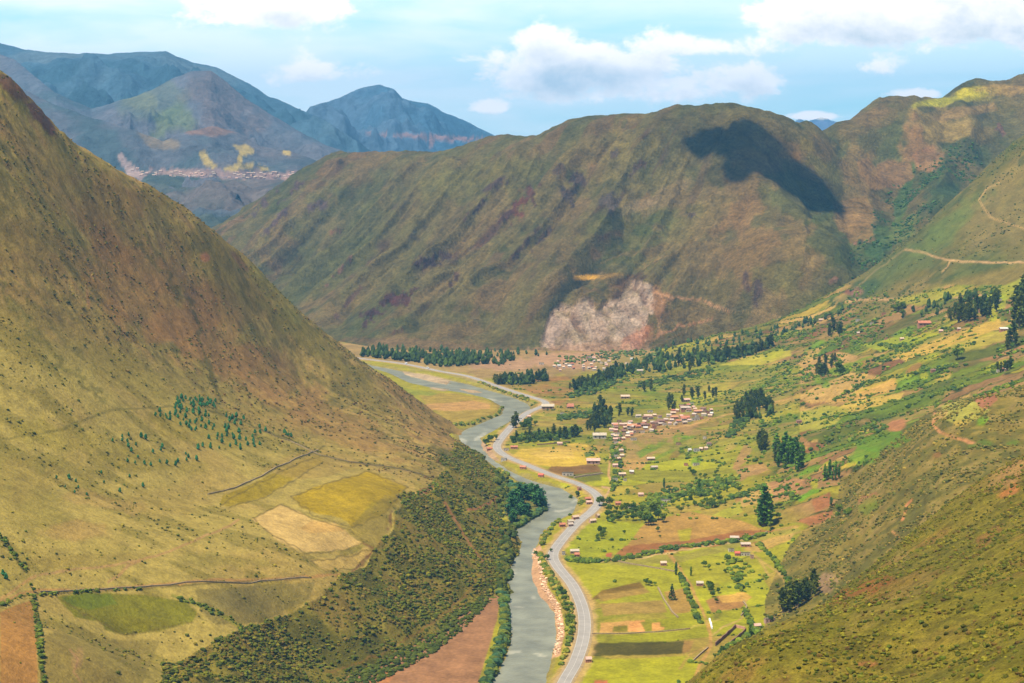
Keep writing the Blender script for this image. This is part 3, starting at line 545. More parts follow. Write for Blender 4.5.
for b in [(860,590,38,6,-20,(146,92,48),.7),(880,610,60,9,-32,(138,124,60),.5),(1005,475,25,12,-30,(176,140,90),.7),(1010,492,16,6,-25,(190,120,70),.7),(960,500,60,8,-38,(128,120,34),.5),(940,640,40,8,-30,(138,122,50),.5),(870,664,14,3,0,(172,120,72),.7),(990,600,50,10,-25,(104,106,28),.5),(985,540,18,5,-40,(150,100,56),.5),(800,650,50,10,-28,(112,112,24),.5),(900,560,12,10,-40,(150,136,80),.4)]:
    blob(D, *b[:7], .8, 14)
M_near = attr_mat('shrubby hillside', 4, 0.8, 0.35, 1.0, 0.6)
D.mesh('hillside', M_near)

# ------------------------------------------------------------------ great ridge across the valley
CREST = [(130,380,4700),(190,320,4500),(235,252,4400),(262,222,4320),(290,198,4250),(320,174,4200),(340,152,4150),(362,158,4100),(388,155,4000),(430,153,3900),(470,150,3800),(505,140,3720),(530,137,3650),(545,139,3620),(580,125,3550),(595,116,3500),(640,117,3420),(670,108,3350),(735,106,3300),(775,114,3350),(800,122,3450),(832,125,3600),
    (865,106,3720),(920,98,3800),(965,82,3900),(1000,80,3950),(1024,76,4000),(1080,90,4100),(1150,70,4200)]
Fm = Land(CREST + behind(CREST, 90, 35) + [('w', p, Y + 380, H + (140 - y) * Y / F - 190) for p, y, Y in CREST] + [('w', p, Y + 900, H + (140 - y) * Y / F - 420) for p, y, Y in CREST[::2]] +
    [('w', 100, 3500, -25), ('w', 200, 3350, -8), ('w', 340, 2900, 0), ('w', 400, 2800, 0), ('w', 470, 2790, 0), ('w', 545, 2790, 0), ('w', 620, 2770, 2), ('w', 660, 2780, 5), (720,342,2800), (800,322,2750), (850,302,2720),
     ('w', 400, 2600, -60), ('w', 545, 2600, -60), ('w', 660, 2600, -60), ('w', 800, 2550, -30), ('w', 900, 2550, -30), ('w', 1024, 2550, 30), ('w', 200, 3000, -50),
     (400,240,3350), (320,255,3600), (500,230,3200), (600,228,3050), (560,300,2870), (660,270,2960), (700,235,3040), (760,205,3060), (800,250,2870), (740,290,2850), (820,215,3120),
     (866,275,2790), (888,236,2960), (905,205,3120), (895,165,3420), (935,195,3280), (960,150,3560), (1000,115,3800), (985,180,3420), (1024,150,3600), (1080,160,3550), (860,190,3290), (850,150,3500), ('w', 1000, 2900, 130), ('w', 1120, 2900, 180)],
    (150, 1130), (2600, 5000), 900, 620, soft=50)
z = Fm.Z; Fm.proj(); X, Y = Fm.X, Fm.Y
hgt = sstep(2, 90, z) * sstep(0, 1, 1.0)
uu = X * 0.82 - Y * 0.57 + fbm(X, Y, 240, 3, 160) * 26; vv = X * 0.57 + Y * 0.82
wl_ = sstep(760, 640, Fm.PX)
topf = sstep(2, 26, Fm.PY - np.interp(Fm.PX, [c[0] for c in CREST], [c[1] for c in CREST]))
z = z + hgt * topf * wl_ * (ridged(uu / 105, vv / 1500, 162, 3, 0.55) * 38 + ridged(uu / 30, vv / 420, 166, 2) * 9 + ridged(uu / 13, vv / 160, 169, 2) * 3)
z = z + hgt * topf * (1 - wl_) * (ridged((X * .75 - Y * .2 + fbm(X, Y, 160, 2, 168) * 40) / 150, (X * .2 + Y) / 600, 170, 3) * 34)
z = z + hgt * (fbm(X, Y, 90, 4, 172) * 5 * topf + fbm(X, Y, 22, 4, 176) * 3.2)
gx_ = np.array([at_depth(*p)[:2] for p in [(862,290,2740),(876,258,2850),(888,236,2960),(905,205,3120),(900,180,3300),(888,150,3480)]])
rocky = sstep(400, 330, Fm.PX) * (1 - sstep(3, 40, Fm.PY - np.interp(Fm.PX, [c[0] for c in CREST], [c[1] for c in CREST]))); z = z + rocky * fbm(X, Y, 70, 4, 178) * 14
z = z + (1 - topf) * hgt * fbm(X, Y, 50, 4, 179) * 8
d = distline(X.ravel(), Y.ravel(), gx_, R=90).reshape(z.shape); z = z - 24 * sstep(85, 0, d)
Fm.Z = z; Fm.proj()
for path, dep, wid in [([(705,128),(690,170),(668,215),(640,255),(615,285)], 24, 75), ([(790,150),(808,200),(812,250),(800,300)], 22, 70), ([(620,125),(590,170),(545,225),(500,290),(480,325)], 22, 65), ([(560,145),(520,190),(470,245),(420,310)], 26, 75), ([(470,160),(420,215),(375,270),(350,310)], 24, 70), ([(405,165),(350,215),(310,255),(290,275)], 22, 65),
    ([(840,140),(848,200),(858,262)], 16, 50), ([(745,200),(725,250),(705,300),(700,320)], 18, 60), ([(950,105),(940,140),(915,180)], 20, 60), ([(1000,95),(985,130),(950,165)], 20, 60), ([(655,130),(640,170),(610,215),(570,260)], 18, 50), ([(340,165),(300,205),(262,240)], 20, 55)]:
    pw = Fm.hit([p[0] for p in path], [p[1] for p in path]); pw = pw[np.isfinite(pw[:, 0])][:, :2]
    if len(pw) < 2: continue
    d = distline((X + fbm(X, Y, 90, 3, 211) * 30).ravel(), (Y + fbm(X, Y, 90, 3, 213) * 30).ravel(), pw, R=wid).reshape(z.shape); z = z - dep * np.clip(1 - d / wid, 0, 1) ** 1.3
Fm.Z = z; Fm.proj()
# landslide scar: a hollow with standing fins of bare rock
SCAR = [(541,346),(543,332),(550,312),(560,301),(572,305),(582,296),(592,297),(598,310),(604,300),(618,298),(624,284),(632,279),(648,281),(655,286),(654,300),(650,318),(645,335),(648,350),(640,357),(590,352),(560,350)]
jx = fbm(Fm.PX, Fm.PY, 7, 4, 180) * 5
sc = inpoly((Fm.PX + jx).ravel(), Fm.PY.ravel(), SCAR).reshape(z.shape); ds = distline((Fm.PX + jx).ravel(), Fm.PY.ravel(), SCAR, R=12, closed=True).reshape(z.shape)
scm = np.where(sc, sstep(-.6, 1.2, ds), 0)
z = z - scm * (7 + 0 * z) + scm * ridged((X + (Y - 2800) * .55) / 24, (Y - X * .3) / 110, 183, 3, .6) * 7
Fm.Z = z; Fm.proj(); PX, PY = Fm.PX, Fm.PY
base(Fm, (108,102,60))
on = np.ones(z.shape); n = fbm(uu, vv * .3, 90, 5, 190); blend(Fm, on * sstep(-.02, .3, n) * .7, (84,88,50)); blend(Fm, on * sstep(.02, .3, -n) * .6, (124,104,68))
n = fbm(uu, vv * .25, 40, 4, 196); blend(Fm, on * wl_ * sstep(.12, .3, n) * .5, (120,92,66)); n = fbm(X, Y, 45, 4, 199); blend(Fm, on * sstep(.12, .35, n) * .55, (70,82,40))
rb = ridged(uu / 105, vv / 1500, 162, 3, 0.55); rs = ridged(uu / 30, vv / 420, 166, 2); topf = topf * hgt
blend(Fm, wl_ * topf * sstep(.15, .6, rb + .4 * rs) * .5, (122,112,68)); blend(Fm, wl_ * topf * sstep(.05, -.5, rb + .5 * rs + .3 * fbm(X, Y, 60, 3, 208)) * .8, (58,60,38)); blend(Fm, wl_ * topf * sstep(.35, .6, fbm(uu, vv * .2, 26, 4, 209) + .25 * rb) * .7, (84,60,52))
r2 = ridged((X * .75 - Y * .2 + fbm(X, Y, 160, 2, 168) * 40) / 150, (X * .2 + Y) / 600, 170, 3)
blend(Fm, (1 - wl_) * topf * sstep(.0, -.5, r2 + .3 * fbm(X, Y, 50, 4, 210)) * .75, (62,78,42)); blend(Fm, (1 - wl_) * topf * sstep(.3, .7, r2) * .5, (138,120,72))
for b in [(330,240,70,40,-50,(96,100,56),.6),(430,220,90,30,-52,(108,104,58),.4),(480,180,60,16,-10,(112,112,56),.5),(610,150,50,20,-20,(118,110,58),.5),(640,220,60,14,-5,(88,100,44),.6),(640,240,50,12,-10,(80,98,44),.5),(560,235,40,20,-45,(110,98,62),.4),(700,130,50,16,5,(92,84,52),.6),
          (620,262,40,12,-10,(96,104,54),.5),(590,277,14,3.5,-5,(208,166,66),.95),(606,276,14,2.5,-5,(170,140,70),.8),(700,222,44,16,-38,(128,116,68),.6),(660,200,30,10,-30,(144,124,88),.45),(640,205,24,6,-20,(150,134,104),.45),
          (740,215,30,14,-30,(146,116,74),.6),(750,260,24,36,10,(134,108,66),.7),(720,265,20,30,0,(122,104,62),.5),(690,262,24,20,-40,(118,104,64),.5),(745,180,24,18,-20,(126,104,64),.5),(700,290,40,14,-10,(94,94,48),.5),(780,275,30,16,-20,(98,102,46),.6),(830,235,22,26,40,(86,100,48),.7),
          (800,200,40,18,20,(84,98,48),.6),(845,175,20,24,-20,(104,110,56),.5),(858,205,12,30,-12,(132,116,72),.7),(868,170,22,20,-20,(138,116,74),.7),(850,222,16,14,0,(150,120,78),.7),(855,250,18,16,-30,(90,104,52),.7),(890,150,14,40,15,(90,104,56),.6),(903,200,6,40,15,(74,104,50),.85),(884,240,12,20,35,(70,104,56),.8),
          (900,230,18,14,-30,(110,128,58),.6),(940,175,20,26,30,(74,92,50),.8),(940,200,14,20,40,(66,90,52),.8),(965,150,26,12,30,(78,94,54),.7),(930,120,30,14,-10,(148,130,76),.7),(945,130,28,10,-12,(156,138,76),.7),(915,140,14,20,-10,(160,124,80),.7),(930,160,14,12,0,(166,126,88),.8),(975,95,24,6,-10,(190,186,60),.7),(935,103,20,4,-5,(176,176,52),.85),(968,92,16,4,-12,(196,188,40),.9),
          (1000,90,20,6,0,(178,150,84),.7),(1000,120,26,12,20,(110,108,66),.6),(1010,105,24,8,10,(132,122,70),.5),(880,118,20,8,-10,(134,112,70),.5),(855,125,16,10,0,(124,106,66),.5),(820,165,22,8,40,(130,132,66),.5),(786,148,26,8,20,(148,118,72),.5),(756,162,24,10,0,(140,112,72),.5),(870,300,20,8,-20,(70,90,46),.8),(840,290,16,10,0,(90,96,46),.5),(810,300,30,10,-12,(110,110,54),.5)]:
    blob(Fm, *b[:7], .8, 14)
for poly, c in [([(878,165),(888,160),(912,163),(914,176),(900,190),(884,188),(874,180)], (146,116,80)), ([(856,162),(868,158),(880,172),(886,188),(872,190),(860,176)], (152,122,78)), ([(842,200),(866,196),(876,215),(870,228),(846,226)], (148,122,76)), ([(846,228),(872,229),(876,242),(850,244)], (140,116,72)),
    ([(928,100),(958,96),(962,100),(940,105),(925,105)], (170,172,50)), ([(958,95),(985,91),(990,95),(970,99),(958,99)], (196,190,36)), ([(925,128),(970,120),(972,134),(955,142),(925,140)], (152,134,76)), ([(928,118),(955,108),(995,102),(998,110),(965,116),(940,122)], (148,126,78)),
    ([(918,152),(945,152),(940,166),(920,170)], (144,118,80)), ([(780,150),(800,152),(800,160),(778,158)], (160,124,70)), ([(800,136),(812,142),(815,152),(800,150)], (150,136,66))]:
    patch(Fm, poly, c, .8, 1.2, 1.2, stripe=.12, sang=1.5, swl=9)
for k, (yy0) in enumerate(range(198, 245, 5)): line(Fm, [(842, yy0), (858, yy0 - 1), (876, yy0 + 1)], 1.0, (112,98,60), .5)
for k in range(12): yk = 232 + k * 4; line(Fm, [(735 - k, yk), (755, yk + 1), (775 - k, yk)], .9, (108,92,56), .35)
# dark and reddish crags
CR = [(385,305,16,4,-32,(78,48,52)),(405,298,14,5,-30,(84,50,54)),(372,318,12,3,-45,(74,50,56)),(438,258,10,4,-12,(80,60,60)),(425,262,8,4,-20,(84,60,62)),(520,205,12,5,-60,(112,60,50)),(528,196,8,5,-50,(96,64,60)),(505,218,10,3,-45,(86,60,60)),(475,210,9,3,-40,(84,60,60)),(497,185,9,4,-30,(92,72,72)),(568,198,7,10,20,(74,62,64)),(575,182,6,6,20,(78,64,66)),
      (545,235,12,2,-50,(82,66,62)),(520,250,18,2,-50,(86,66,60)),(450,285,12,2,-50,(96,72,60)),(335,232,5,3,-30,(130,92,76)),(415,240,4,6,-60,(84,78,60)),(610,205,6,8,30,(92,84,84)),(690,218,5,2,-30,(96,84,84)),(757,285,3,14,0,(86,70,66)),(745,282,3,9,0,(96,76,66)),(835,282,4,4,0,(140,108,90)),(858,243,4,3,0,(150,112,90)),
      (262,205,12,2.5,-45,(88,74,84)),(300,186,14,3,-35,(90,72,80)),(320,205,10,3,-30,(96,80,84)),(275,222,18,2,-48,(92,76,84)),(1000,130,4,4,0,(120,90,80)),(560,168,10,3,-40,(96,80,70)),(640,165,8,4,-60,(92,76,72)),(615,158,4,6,20,(84,72,70)),(400,330,10,2,-30,(108,84,64)),(350,300,14,2,-50,(104,80,70)),(340,270,16,2,-48,(120,90,78))]
crag = np.zeros(z.shape)
for b in CR:
    blob(Fm, b[0], b[1], b[2], b[3], b[4], tuple(.85 * q + .15 * w_ for q, w_ in zip(b[5], (92, 74, 50))), .9, 2.2, 6, 44)
    th = math.radians(b[4]); dx = PX - b[0]; dy = PY - b[1]; q = ((dx * math.cos(th) + dy * math.sin(th)) / b[2]) ** 2 + ((-dx * math.sin(th) + dy * math.cos(th)) / b[3]) ** 2; crag = np.maximum(crag, np.exp(-q))
# bare rock of the scar, with pale scree below
blend(Fm, scm, (176,156,142)); n = ridged((X + (Y - 2800) * .55) / 24, (Y - X * .3) / 110, 183, 3, .6); blend(Fm, scm * sstep(.1, .5, n) * .65, (200,184,170)); blend(Fm, scm * sstep(-.1, -.5, n) * .7, (118,94,80))
n = fbm(PX, PY, 9, 3, 205); blend(Fm, scm * sstep(.1, .35, n) * .5, (136,124,90)); 
blob(Fm, 635, 342, 20, 10, -40, (188,128,100), .6, .6, 8); blob(Fm, 590, 350, 50, 6, 0, (170,140,118), .7, .6, 6); blob(Fm, 552, 330, 8, 14, 20, (172,156,150), .6, .6, 6); blob(Fm, 660, 300, 8, 14, 0, (164,122,88), .6, .9, 6); blob(Fm, 606, 345, 20, 6, 0, (150,124,100), .5, .6, 6)
line(Fm, [(655,292),(668,296),(680,298),(700,300),(715,305),(728,311)], 1.8, (190,150,116), .85, 1.2); line(Fm, [(640,345),(655,338),(668,330),(685,325),(700,322),(712,318)], 2.2, (178,132,100), .75, 1.6, brk=.15); line(Fm, [(660,296),(662,310),(658,325),(662,340)], 1.6, (176,140,108), .6, 1.4)
line(Fm, [(728,311),(760,312),(790,320)], 1, (160,136,96), .5); line(Fm, [(690,330),(640,352)], 1.2, (180,140,104), .6)
for pts in ([(640,350),(668,318),(690,290),(720,240),(700,225)], [(600,262),(640,250),(655,235),(670,240)], [(620,290),(645,265),(680,250),(705,232),(740,215)]): line(Fm, pts, 1.3, (146,124,80), .45, 2)
blob(Fm, 430, 345, 90, 5, 4, (128,106,76), .6, .5, 8); blob(Fm, 690, 335, 50, 8, -14, (96,92,54), .6, .5, 8)
Fm.Z = z + crag * (fbm(X, Y, 12, 3, 207) * 12 + 3)
Fm.proj(); Fm.sc = scm
M_ridge = attr_mat('mountain grass and rock', 24, 5, 0.34, 1.0, 5.0)
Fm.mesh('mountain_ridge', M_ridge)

# ------------------------------------------------------------------ far mountains
def far_land(name, crest, a_rng, front, zfront, na, ny, amp, wl, seed, cols, mat, back=1500, dirx=0.4, k1=1.0):
    crest = np.array(crest, float); L = Land.__new__(Land)
    yc_mid = crest[:, 2].mean(); L.a = np.linspace(a_rng[0], a_rng[1], na); y0 = crest[:, 2].min() - front; y1 = crest[:, 2].max() + back
    L.y = np.linspace(y0, y1, ny); L.A, L.Y = np.meshgrid(L.a, L.y, indexing='ij'); L.X = (L.A - 512) / F * L.Y
    cy = np.interp(L.A, crest[:, 0], crest[:, 1]); Yc = np.interp(L.A, crest[:, 0], crest[:, 2]); zc = H + (139.5 - cy) * Yc / F
    t = np.clip((Yc - L.Y) / front, 0, 1); tb = np.clip((L.Y - Yc) / back, 0, 1)
    z = zc + (zfront - zc) * (t ** k1) - (zc - zfront) * 0.9 * tb ** 1.2
    r = ridged((L.X * (1 - dirx) + L.Y * dirx + fbm(L.X, L.Y, wl * 2, 3, seed + 20) * wl * .5) / wl, (L.Y - L.X * dirx) / (wl * 3.5), seed, 4, .55)
    z = z + (r - 0.45) * amp * sstep(0, 0.35, t) * 1.0 + fbm(L.X, L.Y, wl * .5, 5, seed + 9) * amp * .5 * (0.07 + sstep(0, .3, t)) 
    z = np.minimum(z, H + (139.5 - cy - 0.6 + 1.6 * fbm(L.A * 1.0, L.Y * .002, 14, 4, seed + 50) * 1.0) * L.Y / F)
    L.Z = z; L.proj(); cols = [(c[0] * .95, c[1], c[2] * 1.35) for c in cols]; base(L, cols[0])  # less red, more blue: some of the distance haze is put into the colour
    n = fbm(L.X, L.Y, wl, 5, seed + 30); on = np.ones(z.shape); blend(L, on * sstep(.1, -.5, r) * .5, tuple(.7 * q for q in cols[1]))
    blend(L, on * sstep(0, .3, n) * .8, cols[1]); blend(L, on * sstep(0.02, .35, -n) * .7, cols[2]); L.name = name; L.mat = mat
    return L
M_far = attr_mat('haze tinted far mountain grass and rock', 120, 30, 0.2, 1.0, 14.0)
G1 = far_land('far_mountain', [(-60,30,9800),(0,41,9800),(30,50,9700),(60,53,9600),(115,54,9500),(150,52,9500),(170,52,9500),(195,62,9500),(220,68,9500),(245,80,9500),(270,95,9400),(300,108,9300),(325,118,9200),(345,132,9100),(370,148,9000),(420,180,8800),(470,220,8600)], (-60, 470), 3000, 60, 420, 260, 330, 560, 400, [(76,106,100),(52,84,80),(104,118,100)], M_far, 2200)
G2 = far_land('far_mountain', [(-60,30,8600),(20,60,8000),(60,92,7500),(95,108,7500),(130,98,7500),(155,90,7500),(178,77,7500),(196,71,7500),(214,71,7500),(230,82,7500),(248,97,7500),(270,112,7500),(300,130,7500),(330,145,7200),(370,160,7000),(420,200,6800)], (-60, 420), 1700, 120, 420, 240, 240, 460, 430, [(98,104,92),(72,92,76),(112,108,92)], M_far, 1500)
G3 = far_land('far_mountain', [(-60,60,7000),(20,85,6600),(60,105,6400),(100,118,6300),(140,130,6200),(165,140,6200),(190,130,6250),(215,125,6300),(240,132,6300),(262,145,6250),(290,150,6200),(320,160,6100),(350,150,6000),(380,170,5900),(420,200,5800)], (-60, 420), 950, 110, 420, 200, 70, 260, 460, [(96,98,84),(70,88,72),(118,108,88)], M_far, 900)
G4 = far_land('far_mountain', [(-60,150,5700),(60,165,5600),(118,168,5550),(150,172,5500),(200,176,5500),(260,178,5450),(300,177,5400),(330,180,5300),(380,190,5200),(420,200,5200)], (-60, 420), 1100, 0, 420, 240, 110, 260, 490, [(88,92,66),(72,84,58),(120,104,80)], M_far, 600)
for Lx in (G3, G4):
    blob(Lx, 225, 174, 80, 4, 2, (170,142,142), .55, .7, 5); blob(Lx, 180, 173, 40, 2.5, 2, (176,150,146), .6, .5, 5); blob(Lx, 285, 176, 25, 3.5, 0, (172,140,136), .6, .5, 5)
    patch(Lx, [(117,156),(122,153),(128,160),(136,170),(146,176),(140,180),(128,176)], (190,168,172), .7, 1.2)
for poly in ([(199,151),(205,151),(210,160),(218,167),(213,169),(204,164)], [(232,145),(246,144),(254,149),(254,154),(243,155),(242,164),(258,166),(268,167),(268,171),(250,170),(238,168),(237,156),(240,152)], [(222,168),(238,163),(238,171),(225,171)], [(282,146),(290,145),(290,155),(282,154)]):
    for Lx in (G3, G4): patch(Lx, poly, (186,168,84), .8, 1.0)
blob(G3, 215, 130, 30, 6, 0, (150,112,84), .6); blob(G3, 160, 140, 20, 8, 10, (150,132,92), .6); blob(G2, 175, 120, 24, 14, -20, (108,124,70), .7); blob(G2, 130, 95, 30, 10, 20, (134,136,96), .5); blob(G2, 150, 100, 40, 20, 10, (96,116,74), .4)
blob(G3, 95, 110, 30, 6, 20, (164,120,88), .5); blob(G2, 230, 100, 40, 30, 0, (120,98,86), .4)
Pk = far_land('far_mountain', [(280,150,11500),(312,106,11500),(330,102,11500),(345,95,11500),(365,87,11500),(382,84,11500),(395,88,11500),(403,97,11500),(412,100,11500),(428,103,11500),(442,110,11500),(465,120,11500),(485,130,11500),(500,137,11500),(520,150,11500)], (280, 520), 3500, 0, 320, 260, 480, 620, 520, [(68,104,106),(48,84,88),(92,112,108)], M_far, 2000)
blob(Pk, 430, 137, 60, 2.5, 3, (170,120,100), .7, .5, 6); blob(Pk, 432, 140, 3, 8, 10, (180,130,110), .7)
Lo = far_land('far_mountain', [(490,150,14000),(500,138,14000),(508,135,14000),(518,136,14000),(530,141,14000),(545,150,14000)], (490, 545), 2500, 100, 80, 60, 60, 500, 540, [(68,104,106),(48,84,88),(92,112,108)], M_far, 1500)
Sn = far_land('snow_mountain', [(770,150,19000),(790,122,19000),(797,118,19000),(805,121,19000),(812,119,19000),(818,117,19000),(826,118,19000),(833,121,19000),(845,124,19000),(880,150,19000)], (770, 880), 3000, 200, 120, 60, 160, 700, 560, [(84,98,110),(70,84,96),(120,130,140)], M_far, 1500)
blob(Sn, 815, 117, 40, 2.5, 0, (245,245,248), .95, .6, 6)
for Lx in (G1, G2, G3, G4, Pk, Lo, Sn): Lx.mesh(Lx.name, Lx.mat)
# the plain beyond and under everything
gm = flat_mat('plain soil', tuple(alb((112,110,66))), .95, .2, .004)
g = link('ground', mesh_np('ground', [(-17000,-1500,-34),(17000,-1500,-34),(17000,21500,-34),(-17000,21500,-34)], [(0,1,2,3)], None, gm)); tag(g, kind='structure')

# ------------------------------------------------------------------ river water
def water_mat():
    m = bpy.data.materials.new('silty river water'); m.use_nodes = True; nt = m.node_tree; N = nt.nodes; L = nt.links; b = N['Principled BSDF']
    b.inputs['Roughness'].default_value = 0.35; b.inputs['IOR'].default_value = 1.33; b.inputs['Specular IOR Level'].default_value = .3
    a = N.new('ShaderNodeAttribute'); a.attribute_name = 'Col'; g = N.new('ShaderNodeNewGeometry')
    n = N.new('ShaderNodeTexNoise'); L.new(g.outputs['Position'], n.inputs['Vector']); n.inputs['Scale'].default_value = .35; n.inputs['Detail'].default_value = 5
    n2 = N.new('ShaderNodeTexNoise'); L.new(g.outputs['Position'], n2.inputs['Vector']); n2.inputs['Scale'].default_value = .05; n2.inputs['Detail'].default_value = 4
    r = N.new('ShaderNodeMapRange'); L.new(n2.outputs[0], r.inputs[0]); r.inputs[1].default_value = .3; r.inputs[2].default_value = .7; r.inputs[3].default_value = .72; r.inputs[4].default_value = 1.28
    v = N.new('ShaderNodeVectorMath'); v.operation = 'SCALE'; L.new(a.outputs['Color'], v.inputs[0]); L.new(r.outputs[0], v.inputs['Scale']); L.new(v.outputs[0], b.inputs['Base Color'])
    bp = N.new('ShaderNodeBump'); bp.inputs['Strength'].default_value = .8; bp.inputs['Distance'].default_value = .5; L.new(n.outputs[0], bp.inputs['Height']); L.new(bp.outputs[0], b.inputs['Normal'])
    return m
wx = np.linspace(-520, 170, 260); wy = np.linspace(900, 3100, 800); WX, WY = np.meshgrid(wx, wy, indexing='ij')
class Dm: pass
Wt = Dm(); Wt.X, Wt.Y = WX, WY; Wt.Z = np.zeros(WX.shape); Wt.PX, Wt.PY = project(WX, WY, Wt.Z); Wt.C = np.empty(WX.shape + (3,), np.float32); Wt.C[:] = alb((150,158,146), .95)
for b in [(510,571,5,2,10),(570,509,10,1.6,-12),(576,500,5,2,-30),(555,470,6,1,10),(545,481,6,1.4,10),(480,437,8,1.5,-30),(512,652,8,1.5,0),(503,642,5,1,0),(463,441,6,2,10),(535,600,5,1.5,60),(500,430,5,1,-20),(540,655,5,1,20),(492,400,8,.8,10),(545,590,3,4,60),(518,607,4,1,10)]:
    blob(Wt, *b, (206,210,198), .55, 1.2, 4)
I = np.arange(WX.size).reshape(WX.shape); Q = np.stack([I[:-1, :-1], I[1:, :-1], I[1:, 1:], I[:-1, 1:]], -1).reshape(-1, 4)
o = link('river', mesh_np('river', np.stack([WX, WY, Wt.Z], -1).reshape(-1, 3), Q, Wt.C.reshape(-1, 3), water_mat())); tag(o, kind='structure')

# ------------------------------------------------------------------ road
def ribbon(name, path, offs, mat, z0=0.0):
    P = np.asarray(path); T = np.gradient(P, axis=0); T /= np.linalg.norm(T, axis=1)[:, None]; Nn = np.stack([T[:, 1], -T[:, 0]], 1)
    k = len(offs); Vv = np.concatenate([np.c_[P + Nn * o_, np.full(len(P), z0 + h_)] for o_, h_ in offs]); n = len(P)
    Q = [(j * n + i, (j + 1) * n + i, (j + 1) * n + i + 1, j * n + i + 1) for j in range(k - 1) for i in range(n - 1)]
    return tag(link(name, mesh_np(name, Vv, Q, None, mat, smooth=False)), kind='structure')
M_asph = flat_mat('worn pale asphalt', (.27, .25, .225), .9, .14, .15); M_paint = flat_mat('road paint', (.45, .43, .39), .8, .2, .5); M_grav = flat_mat('gravel shoulder', tuple(alb((196,176,136), .8)), .95, .25, .4)
ribbon('road_shoulder', road_w, [(-6.6, 0.0), (-5.2, .42), (5.2, .42), (6.6, 0.0)], M_grav, 2.9)
ribbon('road', road_w, [(-4.3, .30), (-4.25, .50), (4.25, .50), (4.3, .30)], M_asph, 2.9)
ribbon('road_marking', road_w, [(-3.95, .53), (-3.75, .53)], M_paint, 2.9); ribbon('road_marking', road_w, [(3.75, .53), (3.95, .53)], M_paint, 2.9)
ribbon('road_marking', road_w, [(-.1, .53), (.1, .53)], M_paint, 2.9)

# ------------------------------------------------------------------ haze
def build_haze():
    bx = [(x, y, z_) for z_ in (-36, 1120) for y in (-2500, 22500) for x in (-18000, 18000)]
    me = mesh_np('haze', bx, [(0,2,3,1),(4,5,7,6),(0,1,5,4),(2,6,7,3),(0,4,6,2),(1,3,7,5)], None, None, False)
    m = bpy.data.materials.new('haze air'); m.use_nodes = True; nt = m.node_tree; nt.nodes.clear()
    o = nt.nodes.new('ShaderNodeOutputMaterial'); v = nt.nodes.new('ShaderNodeVolumePrincipled')
    v.inputs['Color'].default_value = (.20, .56, 1.0, 1); v.inputs['Density'].default_value = HAZE; v.inputs['Anisotropy'].default_value = 0.0
    nt.links.new(v.outputs[0], o.inputs['Volume']); me.materials.append(m)
    tag(link('haze', me), kind='stuff')
HAZE = 0.000053
build_haze()
SC.cycles.volume_bounces = 0 if hasattr(SC, 'cycles') else 0

# ------------------------------------------------------------------ a cloud high over the ridge, whose shade falls on it
def blob_mesh(rngl, sub=3, amp=.18, wl=.8):
    import bmesh
    bm = bmesh.new(); bmesh.ops.create_icosphere(bm, subdivisions=sub, radius=1.0)
    P = np.array([v.co[:] for v in bm.verts]); Fc = np.array([[v.index for v in f.verts] for f in bm.faces]); bm.free()
    s_ = rngl.random(3) * 50
    n = fbm(P[:, 0] * 3 + s_[0] + P[:, 2] * 1.7, P[:, 1] * 3 + s_[1] - P[:, 2] * 1.3, wl * 2, 4, 3)
    return P * (1 + amp * n * 2)[:, None], Fc
def build_cloud(targets, alt):
    Vs, Fs, n0 = [], [], 0; r_ = np.random.default_rng(5)
    for (px, py, rx, ry) in targets:
        c = Fm.hit(px, py)[0]
        if not np.isfinite(c[0]): continue
        t = (alt - c[2]) / sdir[2]; cc = c + sdir * t
        for k in range(13):
            P, Fc = blob_mesh(r_, 3, .22); s = np.array([rx, ry, 50]) * (0.3 + .3 * r_.random()); off = np.array([r_.normal() * rx * .4, r_.normal() * ry * .4, r_.random() * 40])
            Vs.append(P * s + cc + off); Fs.append(Fc + n0); n0 += len(P)
    m = flat_mat('white cloud', (.85, .86, .88), 1.0, .05, .01)
    nt = m.node_tree; tr = nt.nodes.new('ShaderNodeBsdfTransparent'); mx = nt.nodes.new('ShaderNodeMixShader'); mx.inputs[0].default_value = .085
    nt.links.new(tr.outputs[0], mx.inputs[1]); nt.links.new(nt.nodes['Principled BSDF'].outputs[0], mx.inputs[2]); nt.links.new(mx.outputs[0], nt.nodes['Material Output'].inputs[0])
    o = link('cloud', mesh_np('cloud', np.concatenate(Vs), np.concatenate(Fs), None, m, True, 3)); tag(o, kind='stuff')
build_cloud([(725,140,80,60),(750,140,80,60),(775,160,80,60),(795,185,80,60),(812,200,50,45),(745,165,90,50),(705,150,40,40)], 1500)

